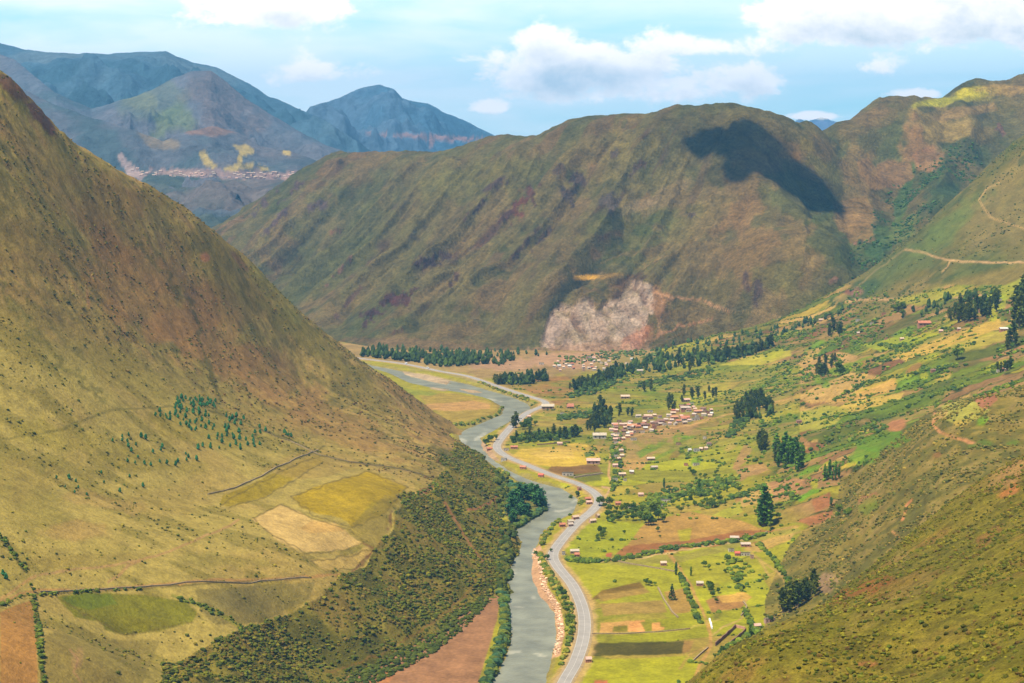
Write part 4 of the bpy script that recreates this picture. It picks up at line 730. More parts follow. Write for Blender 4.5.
# ------------------------------------------------------------------ ground cover: bushes too many to count
import bmesh
def bush_proto(seed, sub):
    r_ = np.random.default_rng(seed); P, Fc = None, None
    bm = bmesh.new(); bmesh.ops.create_icosphere(bm, subdivisions=sub, radius=1.0)
    P = np.array([v.co[:] for v in bm.verts]); Fc = np.array([[v.index for v in f.verts] for f in bm.faces]); bm.free()
    P = P * (0.72 + 0.56 * r_.random((len(P), 1))); P[:, 2] = P[:, 2] * .75 + .35; return P, Fc
PROTO = [bush_proto(i, 2) for i in range(5)]; PROTO_LO = [bush_proto(20 + i, 1) for i in range(6)]
def cone_proto(seed):
    r_ = np.random.default_rng(seed); n = 8; rings = [(0.0, .05), (.12, .20), (.3, .30), (.5, .26), (.72, .19), (.9, .09), (1.02, .01)]
    P = []; 
    for z_, rr in rings:
        for k in range(n): a_ = 2 * math.pi * (k + .5 * r_.random()) / n; q = rr * (.55 + .8 * r_.random()); P.append((q * math.cos(a_), q * math.sin(a_), z_ + .08 * r_.normal() * (rr > .05)))
    Fc = []
    for i in range(len(rings) - 1):
        for k in range(n):
            a0, a1, b0, b1 = i * n + k, i * n + (k + 1) % n, (i + 1) * n + k, (i + 1) * n + (k + 1) % n; Fc += [(a0, a1, b1), (a0, b1, b0)]
    return np.array(P), np.array(Fc)
CONES = [cone_proto(40 + i) for i in range(6)]
def scatter(name, P, size, cols, mat, protos, zsc=1.0, smooth=False):
    P = np.asarray(P); n = len(P); r_ = np.random.default_rng(len(P)); Vs, Fs, Cs, n0 = [], [], [], 0; pick = r_.integers(0, len(protos), n); cols = np.asarray([alb(c) for c in cols]); ci = r_.integers(0, len(cols), n)
    for k, (pv, pf) in enumerate(protos):
        id_ = np.nonzero(pick == k)[0]
        if not len(id_): continue
        a_ = r_.random(len(id_)) * 6.283; ca, sa = np.cos(a_), np.sin(a_); sz = size[id_] * (.85 + .3 * r_.random(len(id_)))
        x = pv[None, :, 0] * ca[:, None] - pv[None, :, 1] * sa[:, None]; y = pv[None, :, 0] * sa[:, None] + pv[None, :, 1] * ca[:, None]
        q = np.stack([x * sz[:, None], y * sz[:, None], np.broadcast_to(pv[None, :, 2], x.shape) * sz[:, None] * zsc], -1) + P[id_][:, None]
        c = 1.7 * cols[ci[id_]] * (.7 + .6 * r_.random((len(id_), 1))); c = np.repeat(c[:, None], len(pv), 1) * (.85 + .3 * r_.random((len(id_), len(pv), 1)))
        Vs.append(q.reshape(-1, 3)); Cs.append(c.reshape(-1, 3)); Fs.append((pf[None] + (np.arange(len(id_)) * len(pv))[:, None, None] + n0).reshape(-1, 3)); n0 += len(id_) * len(pv)
    o = link(name, mesh_np(name, np.concatenate(Vs), np.concatenate(Fs), np.concatenate(Cs), mat, smooth, 3)); tag(o, kind='stuff'); return o
def pick(L, mask, n, seed):
    """n ground points spread over the landform in proportion to area x mask"""
    r_ = np.random.default_rng(seed); da = L.a[1] - L.a[0]; dy = np.gradient(L.y)
    w = (L.Y / F * da * dy[None, :] * np.clip(mask, 0, None)); w = w * ((L.PX > -30) & (L.PX < 1060) & (L.PY < 720)); w = w.ravel().astype(np.float64); c = np.cumsum(w)
    if c[-1] <= 0: return np.zeros((0, 3)), None
    k = np.searchsorted(c, r_.random(n) * c[-1]); k = np.clip(k, 0, len(c) - 1); i, j = np.unravel_index(k, L.Z.shape)
    a = L.a[i] + (r_.random(n) - .5) * da; y = L.y[j] + (r_.random(n) - .5) * dy[j]; X_ = (a - 512) / F * y
    P = np.stack([X_, y, L._bil(L.a, L.y, L.Z, a, y)], 1); return P, (i, j)
M_leaf = attr_mat('bush leaves', 2.0, .5, .3, .6, .2)
M_leafd = attr_mat('tree leaves', 3.0, .8, .3, .6, .3)
# nearest hillside
n = fbm(D.X + D.Y * .5, D.Y * 1.3, 24, 4, 500)
P, ij = pick(D, sstep(-.1, .3, n + .5 * fbm(D.X, D.Y, 7, 2, 502)) + .2, 48000, 1); s_ = .16 + .8 * rng.random(len(P)) ** 4
scatter('shrub_cover', P, s_, [(82,88,22),(92,94,24),(72,76,22),(98,96,28),(90,76,34),(66,78,20),(108,106,30)], M_leaf, PROTO_LO)
# scarp above the river
n = fbm(A.X, A.Y, 38, 4, 510); trm = np.ones(A.Z.shape)
for q in ([(498,478),(500,490),(494,500),(480,508),(468,510)], [(445,503),(455,520),(470,545),(483,562)], [(436,484),(424,492),(412,498),(404,506),(396,520),(388,535)], [(330,672),(380,655),(430,625),(460,600),(480,575)]): trm *= sstep(1.0, 2.6, distline(A.PX.ravel(), A.PY.ravel(), q, R=5).reshape(trm.shape))
P, ij = pick(A, A.scarp * trm * (sstep(-.3, .3, n + .5 * fbm(A.X, A.Y, 8, 2, 512)) + .25), 30000, 2); s_ = .3 + 1.5 * rng.random(len(P)) ** 4
scatter('shrub_cover', P, s_, [(74,84,22),(88,94,26),(62,74,20),(98,98,28),(98,88,36),(68,80,24)], M_leaf, PROTO_LO)
# plateau and brown face
n = fbm(A.X + A.Y * .4, A.Y * 2.2, 40, 4, 106); n3 = fbm(A.X, A.Y, 110, 3, 515)
okp = np.ones(A.Z.shape)
for q in ([(218,500),(262,480),(324,455),(404,480),(408,490),(350,527),(376,550),(326,573),(253,520)], [(60,596),(150,590),(192,600),(200,615),(112,635),(60,614)]): okp *= 1 - inpoly(A.PX.ravel(), A.PY.ravel(), q).reshape(okp.shape)
P, ij = pick(A, A.flat * okp * (sstep(.1, .4, n) + .05 + .5 * sstep(.15, .4, n3)), 2600, 3); s_ = .4 + .9 * rng.random(len(P)) ** 3
scatter('shrub_cover', P, s_, [(100,100,34),(88,90,30),(118,112,40),(74,84,30)], M_leaf, PROTO_LO)
n = fbm(A.X, A.Y, 50, 4, 520)
P, ij = pick(A, A.steep * (sstep(-.05, .35, n + .4 * fbm(A.X, A.Y, 9, 2, 522)) + .1), 13000, 4); s_ = .45 + 1.0 * rng.random(len(P)) ** 2
scatter('shrub_cover', P, s_, [(78,80,30),(92,88,36),(66,72,26),(110,94,48),(90,70,38)], M_leaf, PROTO_LO)
# toe of the scarp and the river edges
def strip(L, pts, wpx, n, seed, mul=1.0):
    d = distline(L.PX.ravel(), L.PY.ravel(), pts, R=wpx * 1.5).reshape(L.Z.shape); return pick(L, sstep(wpx, wpx * .3, d) * mul, n, seed)[0]
P = np.concatenate([strip(A, [(505,595),(480,618),(450,645),(415,665),(375,686)], 7, 420, 5), strip(A, [(500,480),(508,520),(506,560),(500,592)], 9, 420, 6)])
scatter('riverside_thicket', P, 1.3 + 2.2 * rng.random(len(P)), [(60,74,24),(74,84,26),(52,70,30),(88,92,30)], M_leaf, PROTO)
ok = (V.sd > 1.5)
P = np.concatenate([strip(V, [(502,590),(506,612),(504,640),(492,668),(484,690)], 5, 340, 7, ok), strip(V, [(548,500),(544,512),(528,522),(512,533),(506,552),(502,575)], 6, 520, 8, ok), strip(V, [(500,490),(520,488),(536,498)], 7, 300, 88, ok)])
scatter('riverside_thicket', P, 1.2 + 2.0 * rng.random(len(P)), [(58,84,50),(70,92,36),(48,80,58),(86,98,34)], M_leaf, PROTO)
P = np.concatenate([strip(V, [(542,556),(548,575),(560,592),(570,612),(572,640),(562,670),(552,690)], 4, 300, 9, ok * (V.dr > 8)), strip(V, [(540,545),(552,525),(570,508),(585,500)], 3, 90, 10, ok * (V.dr > 8)), strip(V, [(440,425),(470,424),(495,416),(504,408)], 2, 90, 11, ok), strip(V, [(500,470),(520,478),(548,488)], 2.5, 50, 12, ok * (V.dr > 8)), strip(V, [(480,382),(512,394),(528,400)], 2, 80, 13, ok * (V.dr > 8))])
scatter('riverside_thicket', P, .9 + 1.5 * rng.random(len(P)), [(84,100,32),(104,112,36),(70,90,34),(128,120,50)], M_leaf, PROTO)
# stones of the river bank
msk = inpoly(V.PX.ravel(), V.PY.ravel(), [(338,695),(375,684),(430,656),(470,624),(492,600),(480,596),(430,628),(338,668)]).reshape(V.Z.shape)
P = pick(V, msk * 1.0, 1500, 707)[0]; scatter('shrub_cover', P, .6 + 1.6 * rng.random(len(P)) ** 2, [(62,74,22),(74,84,26),(54,68,22)], M_leaf, PROTO_LO)
P = strip(V, [(534,552),(540,560),(546,590),(556,606),(562,632),(556,652)], 4, 900, 14, (V.sd > -3))
scatter('river_stones', P, .3 + 1.0 * rng.random(len(P)) ** 3, [(200,170,146),(176,150,132),(216,190,168)], attr_mat('river stone', 1, .3, .2, .3, .1), PROTO_LO, .7)
# hedges between the fields of the slope and bushes in them
okr = (V.dr > 10) * (V.sd > 2)
n = fbm(V.X, V.Y, 70, 3, 530)
P, ij = pick(V, V.E * (1 - V.knoll) * okr * sstep(-.25, .3, n), 9000, 15)
scatter('field_hedges', P, .6 + 1.5 * rng.random(len(P)) ** 2, [(70,92,28),(86,106,28),(58,84,34),(104,118,30)], M_leaf, PROTO_LO)
n = fbm(V.X, V.Y, 50, 4, 535)
P, ij = pick(V, sel * (1 - V.knoll) * sstep(.12, .4, n), 3200, 16)
scatter('field_bushes', P, .8 + 2.0 * rng.random(len(P)) ** 2, [(64,90,28),(80,104,26),(96,120,26),(54,80,34)], M_leaf, PROTO_LO)
n = fbm(V.X, V.Y, 20, 4, 350)
P, ij = pick(V, V.knoll * (sstep(-.1, .3, n) + .1), 6500, 17); scatter('shrub_cover', P, .5 + 1.1 * rng.random(len(P)) ** 2, [(84,90,34),(100,98,40),(72,80,32),(124,112,50)], M_leaf, PROTO_LO)
n = fbm(V.X, V.Y, 60, 4, 540)
P, ij = pick(V, E_hill * (sstep(0, .4, n) + .1) * (V.Z > 60), 2200, 18); scatter('shrub_cover', P, .7 + 1.2 * rng.random(len(P)) ** 2, [(72,88,40),(86,96,46),(62,80,40),(108,106,56)], M_leaf, PROTO_LO)
HEDGE = [[(585,562),(612,561),(640,556),(668,549),(700,545),(740,541),(770,533)], [(552,548),(566,560),(590,562)], [(700,505),(712,508),(728,500),(745,494),(765,486)], [(640,520),(660,500),(690,492),(712,496)], [(610,520),(640,508),(668,500)], [(540,432),(512,440)], [(870,382),(900,376),(940,368),(960,366)], [(870,380),(850,392),(835,400)], [(925,398),(945,392),(965,386)], [(925,398),(880,420),(850,440)],
         [(880,345),(900,348),(925,342)], [(720,655),(745,638),(760,628)], [(612,448),(616,470),(612,490)], [(745,610),(760,640)], [(760,545),(775,560),(790,585)], [(680,575),(690,600),(700,622)]]
P = np.concatenate([strip(V, h_, 2.2, 22 + int(sum(math.dist(h_[i], h_[i + 1]) for i in range(len(h_) - 1)) * .9), 600 + k, okr) for k, h_ in enumerate(HEDGE)])
P = np.concatenate([P, strip(V, [(640,512),(665,498),(700,488),(735,482)], 10, 420, 19, okr), strip(V, [(745,590),(728,560),(748,570)], 8, 60, 20, okr), strip(V, [(830,440),(860,425),(880,430)], 10, 160, 21), strip(V, [(575,388),(600,385),(640,372)], 6, 160, 22), strip(V, [(618,440),(618,480)], 8, 100, 23, okr), strip(V, [(740,355),(760,350),(850,320),(900,300)], 10, 260, 24)])
scatter('field_hedges', P, 1.1 + 1.7 * rng.random(len(P)) ** 2, [(66,88,28),(80,100,28),(54,78,36),(96,112,30)], M_leaf, PROTO)
P = np.concatenate([strip(V, [(560,362),(610,356),(660,352)], 6, 200, 25)]); scatter('field_bushes', P, 1.5 + 1.8 * rng.random(len(P)), [(84,100,50),(70,92,50)], M_leaf, PROTO_LO)
# mountain scrub
n = fbm(Fm.X, Fm.Y, 90, 4, 550)
d = distline(Fm.PX.ravel(), Fm.PY.ravel(), [(862,290),(876,258),(888,236),(905,205),(930,190),(965,165)], R=40).reshape(Fm.Z.shape)
P, ij = pick(Fm, sstep(30, 2, d) * sstep(-.2, .2, fbm(Fm.X, Fm.Y, 50, 3, 560)), 3200, 27); scatter('mountain_scrub', P, 1.2 + 1.8 * rng.random(len(P)) ** 2, [(54,84,40),(68,98,44),(46,74,40)], M_leaf, PROTO_LO)

# ------------------------------------------------------------------ trees, each with its own trunk and crown
def leaf_clump(P, r_, n, cx, rad, size):
    pass
def crown_mesh(kind, seed):
    """one crown: many small leaf clumps spread through its volume; heights in metres for a tree 10 m tall"""
    r_ = np.random.default_rng(seed); pts = []
    if kind == 'eucalyptus':                          # tall narrow crown in uneven tufts
        for k in range(11):
            z0 = 2.2 + 7.4 * k / 10; R = 1.25 * math.sin(math.pi * min(1, (k + 1.3) / 12.5)) ** .7
            cx, cy = r_.normal() * .38, r_.normal() * .38
            for q in range(17): pts.append((cx + r_.normal() * R * .55, cy + r_.normal() * R * .55, z0 + r_.normal() * .42, .55))
    elif kind == 'poplar':
        for k in range(150): t = r_.random(); R = .8 * math.sin(math.pi * (.12 + .86 * t)) ** .6; a_ = r_.random() * 6.283; q = R * math.sqrt(r_.random()); pts.append((q * math.cos(a_), q * math.sin(a_), .8 + 9 * t, .45))
    elif kind == 'pine':
        for k in range(160): t = r_.random() ** 1.3; R = 2.3 * (1 - t) ** .9 + .1; lay = math.floor(t * 8) / 8; a_ = r_.random() * 6.283; q = R * (r_.random() ** .5); pts.append((q * math.cos(a_), q * math.sin(a_), 1.4 + 8.4 * (.6 * lay + .4 * t) - q * .25, .5))
    else:                                              # round broad crown made of lobes (10 m wide, 9 m tall)
        for k in range(9):
            a_ = r_.random() * 6.283; q = 2.4 * math.sqrt(r_.random()); c = (q * math.cos(a_), q * math.sin(a_), 4.2 + 3.2 * r_.random()); R = 1.3 + .9 * r_.random()
            for j in range(26): d = r_.normal(size=3); d /= np.linalg.norm(d); d *= R * (.7 + .3 * r_.random()); pts.append((c[0] + d[0], c[1] + d[1], c[2] + d[2] * .8, .8))
    V_, F_, C_ = [], [], []
    for i, (x, y, z_, s_) in enumerate(pts):
        b = r_.normal(size=(3, 3)); q, _ = np.linalg.qr(b); s2 = s_ * (.7 + .6 * r_.random()); c = np.array([x, y, z_]); u, v = q[0] * s2, q[1] * s2 * .8; w = q[2] * s2 * .35
        k = len(V_); V_ += [c - u + w, c + v, c + u + w, c - v, c - w * 1.5]; F_ += [(k, k + 1, k + 4), (k + 1, k + 2, k + 4), (k + 2, k + 3, k + 4), (k + 3, k, k + 4)]
        sh = .75 + .5 * r_.random(); C_ += [sh] * 5
    return np.array(V_), np.array(F_), np.array(C_)
KINDS = {'eucalyptus': ((70,84,30), 3), 'bluish': ((58,100,58), 2), 'poplar': ((82,118,38), 2), 'pine': ((50,80,38), 1), 'round': ((78,102,34), 3), 'sage': ((100,122,40), 2)}
M_bark = flat_mat('bark', (.16, .12, .085), .95, .25, .6)
PROTOS = {}
def trunk_mesh(seed, kind):
    r_ = np.random.default_rng(seed); top = 7.5 if kind != 'round' else 5.5; Vv, Ff = [], []
    def limb(p0, p1, r0, r1, n=6):
        p0, p1 = np.array(p0, float), np.array(p1, float); d = p1 - p0; d /= np.linalg.norm(d); a = np.cross(d, [0.3, .9, .1]); a /= np.linalg.norm(a); b = np.cross(d, a); k = len(Vv)
        for p, r in ((p0, r0), (p1, r1)):
            for i in range(n): t = 6.283 * i / n; Vv.append(p + r * (a * math.cos(t) + b * math.sin(t)))
        for i in range(n): j = (i + 1) % n; Ff.append((k + i, k + j, k + n + j, k + n + i))
    lean = r_.normal(size=2) * .3; mid = (lean[0] * .5, lean[1] * .5, top * .45); limb((0, 0, -.6), mid, .32, .22); limb(mid, (lean[0], lean[1], top), .22, .07)
    for k in range(6): z_ = top * (.35 + .1 * k); a_ = r_.random() * 6.283; w = .9 if kind != 'round' else 2.2; limb((lean[0] * z_ / top, lean[1] * z_ / top, z_), (w * math.cos(a_), w * math.sin(a_), z_ + 1.3), .11, .04, 4)
    return np.array(Vv), np.array(Ff)
for ki, (kn, (c, nv)) in enumerate(KINDS.items()):
    shape = {'bluish': 'eucalyptus', 'sage': 'round'}.get(kn, kn); PROTOS[kn] = []
    for j in range(nv):
        v_, f_, sh = crown_mesh(shape, 70 + ki * 10 + j); cm = mesh_np('crown', v_, f_, 2.3 * alb((c[0] * (.85 + .14 * j), c[1] * (.9 + .08 * j), c[2] * (1 - .1 * j)))[None] * sh[:, None], M_leafd, False, 3)
        tv, tf = trunk_mesh(170 + ki * 10 + j, shape); tm = mesh_np('trunk', tv, tf, None, M_bark); PROTOS[kn].append((cm, tm))
KNAME = {'eucalyptus': 'eucalyptus_tree', 'bluish': 'eucalyptus_tree', 'poplar': 'poplar_tree', 'pine': 'conifer_tree', 'round': 'broadleaf_tree', 'sage': 'broadleaf_tree'}
tr_ = random.Random(5)
def plant(kn, p, h, label, group=None, cat='tree', wide=1.0):
    cm, tm = tr_.choice(PROTOS[kn]); o = bpy.data.objects.new(KNAME[kn], None); COL.objects.link(o); s_ = h / 10
    o.location = p; o.rotation_euler = (0, 0, tr_.random() * 6.283); o.scale = (s_ * wide * tr_.uniform(.9, 1.15), s_ * wide * tr_.uniform(.9, 1.15), s_)
    for nm, me in (('trunk', tm), ('crown', cm)):
        c = bpy.data.objects.new(nm, me); COL.objects.link(c); c.parent = o
    tag(o, label, cat, group); return o
def mpp(p): return p[1] / F
def pts_in_poly(poly, n, r_, mind=0):
    poly = np.array(poly, float); out = []; t = 0
    while len(out) < n and t < 6000:
        t += 1; p = poly.min(0) + r_.random(2) * (poly.max(0) - poly.min(0))
        if inpoly(p[None, 0], p[None, 1], poly)[0] and all((p[0] - q[0]) ** 2 + ((p[1] - q[1]) * 1.6) ** 2 > mind ** 2 for q in out): out.append(tuple(p))
    return out
def pts_on_line(pts, n, r_, jit):
    pts = np.array(pts, float); sl = np.r_[0, np.cumsum(np.linalg.norm(np.diff(pts, axis=0), axis=1))]; t = (np.arange(n) + .5 + .5 * (r_.random(n) - .5)) / n * sl[-1]
    return [(np.interp(u, sl, pts[:, 0]) + r_.normal() * jit, np.interp(u, sl, pts[:, 1]) + r_.normal() * jit * .6) for u in t]
def grove(L, P, kn, hpx, label, group, r_, wide=1.0, var=.34):
    H_ = L.hit([p[0] for p in P], [p[1] for p in P])
    for h in H_:
        if np.isfinite(h[0]): plant(kn, tuple(h), mpp(h) * hpx * tr_.uniform(1 - var, 1 + var), label, group, 'tree', wide)
TR = np.random.default_rng(77)
E_ = 'eucalyptus'
# rows and groves, far to near
grove(V, pts_on_line([(494,384),(520,384),(548,380)], 26, TR, .8), E_, 9, 'dark eucalyptus in the straight dense row behind the brown ploughed field', 'eucalyptus row behind the ploughed field', TR, 1.3)
grove(V, pts_on_line([(571,391),(590,386),(606,380),(622,372)], 34, TR, 1.6), E_, 9.5, 'dark eucalyptus in the thick diagonal belt at the right edge of the ploughed field', 'eucalyptus belt right of the ploughed field', TR, 1.3)
grove(V, pts_on_line([(712,362),(735,357),(755,353),(772,347)], 30, TR, 1.2), E_, 10, 'dark eucalyptus in the belt at the foot of the mountain above the terraced fields', 'eucalyptus belt at the mountain foot', TR, 1.3)
grove(V, pts_in_poly([(592,415),(596,408),(606,408),(613,414),(613,428),(606,432),(594,424)], 18, TR, 2), E_, 11, 'tall dark eucalyptus in the grove at the left end of the village', 'eucalyptus grove beside the village', TR, 1.2)
grove(V, pts_in_poly([(585,436),(586,428),(598,426),(600,436)], 7, TR, 2), E_, 11, 'dark eucalyptus between the village grove and the yellow field', 'eucalyptus beside the yellow field', TR, 1.2)
grove(V, pts_on_line([(558,438),(568,438),(578,436)], 9, TR, 1), E_, 10, 'dark eucalyptus in the short row above the yellow field', 'short eucalyptus row above the yellow field', TR, 1.3)
grove(V, pts_on_line([(514,443),(530,442),(545,440),(555,439)], 14, TR, 1.2), 'round', 7, 'rounded olive tree in the row between the road bend and the yellow field', 'rounded trees by the road bend', TR, .9)
grove(V, pts_in_poly([(522,430),(523,424),(536,424),(538,430)], 7, TR, 2), 'round', 8, 'dark rounded tree in the clump inside the road bend', 'dark clump inside the road bend', TR, 1.0)
grove(V, [(513,428), (516,428)], E_, 12, 'tall dark eucalyptus standing at the river side of the road bend', 'eucalyptus pair at the road bend', TR, 1.3)
grove(V, pts_in_poly([(731,424),(734,410),(745,402),(758,398),(768,402),(762,410),(774,414),(756,418),(738,422)], 30, TR, 2.2), E_, 11, 'dark eucalyptus in the wedge shaped grove right of the village', 'eucalyptus grove right of the village', TR, 1.2)
grove(V, pts_in_poly([(756,456),(757,448),(766,442),(769,452),(768,458)], 9, TR, 2), E_, 14, 'dark eucalyptus in the small grove left of the leafy one', 'small eucalyptus grove', TR, 1.2)
grove(V, pts_in_poly([(773,465),(775,454),(790,452),(806,456),(810,468),(800,474),(788,472)], 20, TR, 2.5), 'poplar', 18, 'tall leafy green tree in the large grove in the middle of the slope', 'large leafy grove on the slope', TR, 1.7)
grove(V, pts_in_poly([(774,463),(776,456),(784,454),(786,464)], 6, TR, 2), E_, 14, 'dark eucalyptus at the left edge of the large leafy grove', 'dark trees edging the large leafy grove', TR, 1.3)
grove(V, pts_in_poly([(822,482),(824,474),(840,474),(843,482)], 7, TR, 2.5), 'poplar', 14, 'slim green poplar beside the bright green plot at the edge of the scrub', 'poplars at the edge of the scrub', TR, 1.2)
for k, (x, y, h, lb) in enumerate([(764,526,44,'tallest dark green poplar, standing alone like a column amid the brown fields'), (769,526,34,'dark poplar pressed against the right side of the tallest one'), (760,524,26,'shorter dark poplar at the left side of the tallest one')]): grove(V, [(x, y)], 'poplar', h, lb, 'column of tall poplars', TR, 1.6, .03)
grove(V, pts_in_poly([(894,322),(895,316),(904,316),(905,322)], 4, TR, 2), E_, 12, 'dark eucalyptus on the upper slope below the first farm track', 'eucalyptus below the farm track', TR, 1.3) if False else None
grove(V, pts_in_poly([(945,322),(952,310),(975,306),(1005,302),(1008,312),(985,320),(960,324)], 30, TR, 3), E_, 13, 'dark eucalyptus in the scattered wood on the upper right slope', 'eucalyptus wood on the upper right slope', TR, 1.2)
grove(V, pts_in_poly([(1014,330),(1014,312),(1030,308),(1032,332)], 9, TR, 3), E_, 34, 'very tall dark eucalyptus at the right edge of the upper slope', 'very tall eucalyptus at the right edge', TR, 1.2)
grove(V, pts_in_poly([(892,316),(894,310),(905,309),(904,317)], 5, TR, 2), 'round', 9, 'dark rounded tree high on the slope under the pale track', 'dark rounded trees under the pale track', TR)
grove(V, pts_in_poly([(826,337),(829,330),(846,328),(846,336)], 7, TR, 2), E_, 11, 'dark eucalyptus in the knot of trees where the slope meets the ravine mouth', 'knot of trees by the ravine mouth', TR, 1.3)
grove(V, pts_in_poly([(815,376),(820,366),(836,360),(832,372),(824,378)], 11, TR, 2), E_, 10, 'dark slender tree in the broken line above the pink cut bank', 'slender trees above the cut bank', TR, 1.2)
grove(V, [(840,376), (843,374), (838,372)], 'round', 11, 'dark green bushy tree closest to the pink cut bank', 'bushy trees by the cut bank', TR)
grove(V, [(958,360)], 'round', 12, 'solitary dark rounded tree in the middle of the upper terraces', None, TR, 1.1)
grove(V, pts_on_line([(996,373),(1004,371),(1013,369)], 6, TR, 1), E_, 10, 'dark eucalyptus in the short row above the ploughed knoll on the right', 'short row above the knoll', TR, 1.2)
grove(V, pts_in_poly([(1006,352),(1008,340),(1016,338),(1016,352)], 4, TR, 2), E_, 14, 'dark eucalyptus beside the white roofed hut at the right edge', 'trees beside the hut at the right edge', TR, 1.2)
grove(V, pts_in_poly([(664,412),(667,404),(674,402),(675,412)], 5, TR, 2), E_, 12, 'tall dark eucalyptus above the upper end of the village', 'eucalyptus above the village', TR, 1.2)
for k, (x, y) in enumerate([(644,392), (651,391), (692,399), (698,398), (705,400), (713,398), (716,397), (682,402), (628,416), (632,417), (619,417), (620,415), (709,392), (684,396)]): grove(V, [(x, y)], E_, 9, 'dark eucalyptus standing apart in the pastures behind the village', 'scattered eucalyptus behind the village', TR, 1.3)
grove(V, pts_in_poly([(674,365),(680,356),(712,352),(712,366),(690,372)], 16, TR, 3), E_, 9, 'dark eucalyptus in the loose wood between the quarry and the terraces', 'loose wood by the quarry', TR, 1.3)
grove(V, pts_in_poly([(688,470),(690,462),(700,466),(706,478),(694,484)], 7, TR, 2), 'round', 6, 'low rounded tree in the orchard on the lower slope', 'orchard on the lower slope', TR)
# lower valley
grove(V, [(672,600)], 'pine', 18, 'dark conical conifer standing alone on the farm track with its shadow to the right', None, TR, 1.1, .02)
grove(V, [(676,575)], 'poplar', 14, 'slim dark tree on the left side of the farm track, above the conifer', None, TR, 1.3, .02); grove(V, [(691,576)], 'poplar', 10, 'small slim tree to the right of the farm track, above the conifer', None, TR, 1.3, .02)
grove(V, [(650,586), (655,586), (646,585)], 'round', 6.5, 'dark rounded tree in the clump left of the farm track, level with the conifer', 'dark clump left of the farm track', TR)
grove(V, [(711,592), (713,597), (716,603), (709,590), (718,593)], 'round', 9, 'dark rounded tree in the clump beside the small pale plot', 'dark clump beside the pale plot', TR)
for x, y, h, lb in [(737,584,8,'dark round tree alone below the farm compound'), (777,588,6,'dark low round tree at the foot of the scrubby slope'), (722,654,10,'dark round tree at the lower end of the walled enclosure'), (715,658,6,'small round bush by the lowest wall of the enclosure'), (771,622,8,'dark bushy tree in front of the big house by the slope'), (704,567,8,'pale green round tree left of the farm compound'), (709,570,7,'pale green round tree, the lower of two left of the farm compound'), (613,549,4,'small dark round bush on the orange field edge'), (660,538,4,'small dark bush in the middle of the brown field'), (658,532,7,'dark round tree on the field above the orange strip'), (624,534,5,'dark small tree at the left end of the brown field'), (725,573,5,'dark small bush under the farm compound')]:
    grove(V, [(x, y)], 'sage' if 'pale green' in lb else 'round', h, lb, None, TR, 1.0, .02)
grove(V, [(750,636)], 'poplar', 13, 'slim conical tree between the enclosure and the big house', None, TR, 1.6, .02)
grove(V, pts_in_poly([(593,541),(594,533),(608,530),(612,536),(600,541)], 7, TR, 3), 'round', 7, 'dark green bushy tree in the clump on the bright green field by the road', 'clump on the bright field by the road', TR)
grove(V, [(603,504), (607,503), (610,506), (605,508), (600,506)], 'round', 9, 'dark rounded tree in the clump at the apex of the road curve', 'clump at the road curve', TR)
grove(V, pts_in_poly([(640,525),(648,515),(660,512),(664,524),(655,530)], 7, TR, 4), 'round', 13, 'large dark rounded tree in the wooded hollow above the brown field', 'large trees in the wooded hollow', TR)
grove(V, pts_in_poly([(603,520),(612,510),(636,508),(650,516),(636,522),(612,524)], 20, TR, 5), 'round', 8, 'rounded tree in the wooded strip between the road curve and the hollow', 'wooded strip by the road curve', TR)
grove(V, pts_in_poly([(668,505),(690,494),(715,498),(745,488),(735,500),(700,512),(676,514)], 24, TR, 5), 'sage', 7, 'leafy green tree in the hedged gardens below the brown slope fields', 'trees in the hedged gardens', TR)
grove(V, [(724,506), (713,508), (720,502)], 'round', 9, 'dark rounded tree at the end of the thick hedge below the brown fields', 'dark trees ending the thick hedge', TR)
grove(V, [(699,492), (664,488), (726,486), (727,492)], 'poplar', 10, 'slim tree rising from the hedges of the lower slope', 'slim trees in the hedges', TR, 1.3)
grove(V, pts_in_poly([(753,524),(756,510),(782,508),(778,526),(766,532)], 8, TR, 4), 'sage', 9, 'leafy yellow green tree around the foot of the tallest poplars', 'leafy trees at the foot of the poplars', TR)
grove(V, pts_in_poly([(781,616),(784,603),(800,595),(815,588),(818,596),(806,606),(792,612)], 24, TR, 3), E_, 19, 'tall dark eucalyptus in the wood tucked against the nearest hillside', 'eucalyptus wood against the nearest hillside', TR, 1.3)
grove(V, pts_in_poly([(835,525),(838,515),(852,512),(852,524)], 5, TR, 3), 'sage', 11, 'pale olive tree at the lower edge of the scrubby knoll', 'olive trees at the edge of the knoll', TR, .8)
grove(V, pts_in_poly([(826,515),(828,505),(832,505),(832,515)], 1, TR, 3), 'bluish', 7, 'small bluish tree beside the reddish plots at the edge of the knoll', None, TR, 1.2)
# river side
grove(V, [(547,560), (551,552), (544,545), (536,556), (552,575)], 'round', 6, 'small dark tree on the strip between the river stones and the road', 'small trees between river stones and road', TR)
grove(V, pts_on_line([(560,592),(566,608),(570,624),(571,640)], 12, TR, 1), 'round', 7, 'dark bushy tree in the line between the river stones and the road', 'line of bushy trees beside the road', TR)
grove(V, [(571,500), (577,497)], 'round', 6, 'dark bush on the river bank below the road curve', 'bushes on the bank below the road curve', TR)
grove(V, [(486,446), (491,442), (496,440)], 'round', 7, 'dark tree on the pinkish bank where the river meets the road', 'dark trees on the pinkish bank', TR)
# teal-green poplars of the left bank
grove(V, pts_in_poly([(505,510),(515,498),(532,496),(546,502),(544,508),(528,517),(512,528)], 26, TR, 3.5), 'bluish', 13, 'teal green tree in the wood on the point of the left river bank', 'teal wood on the left river bank', TR, 1.9)
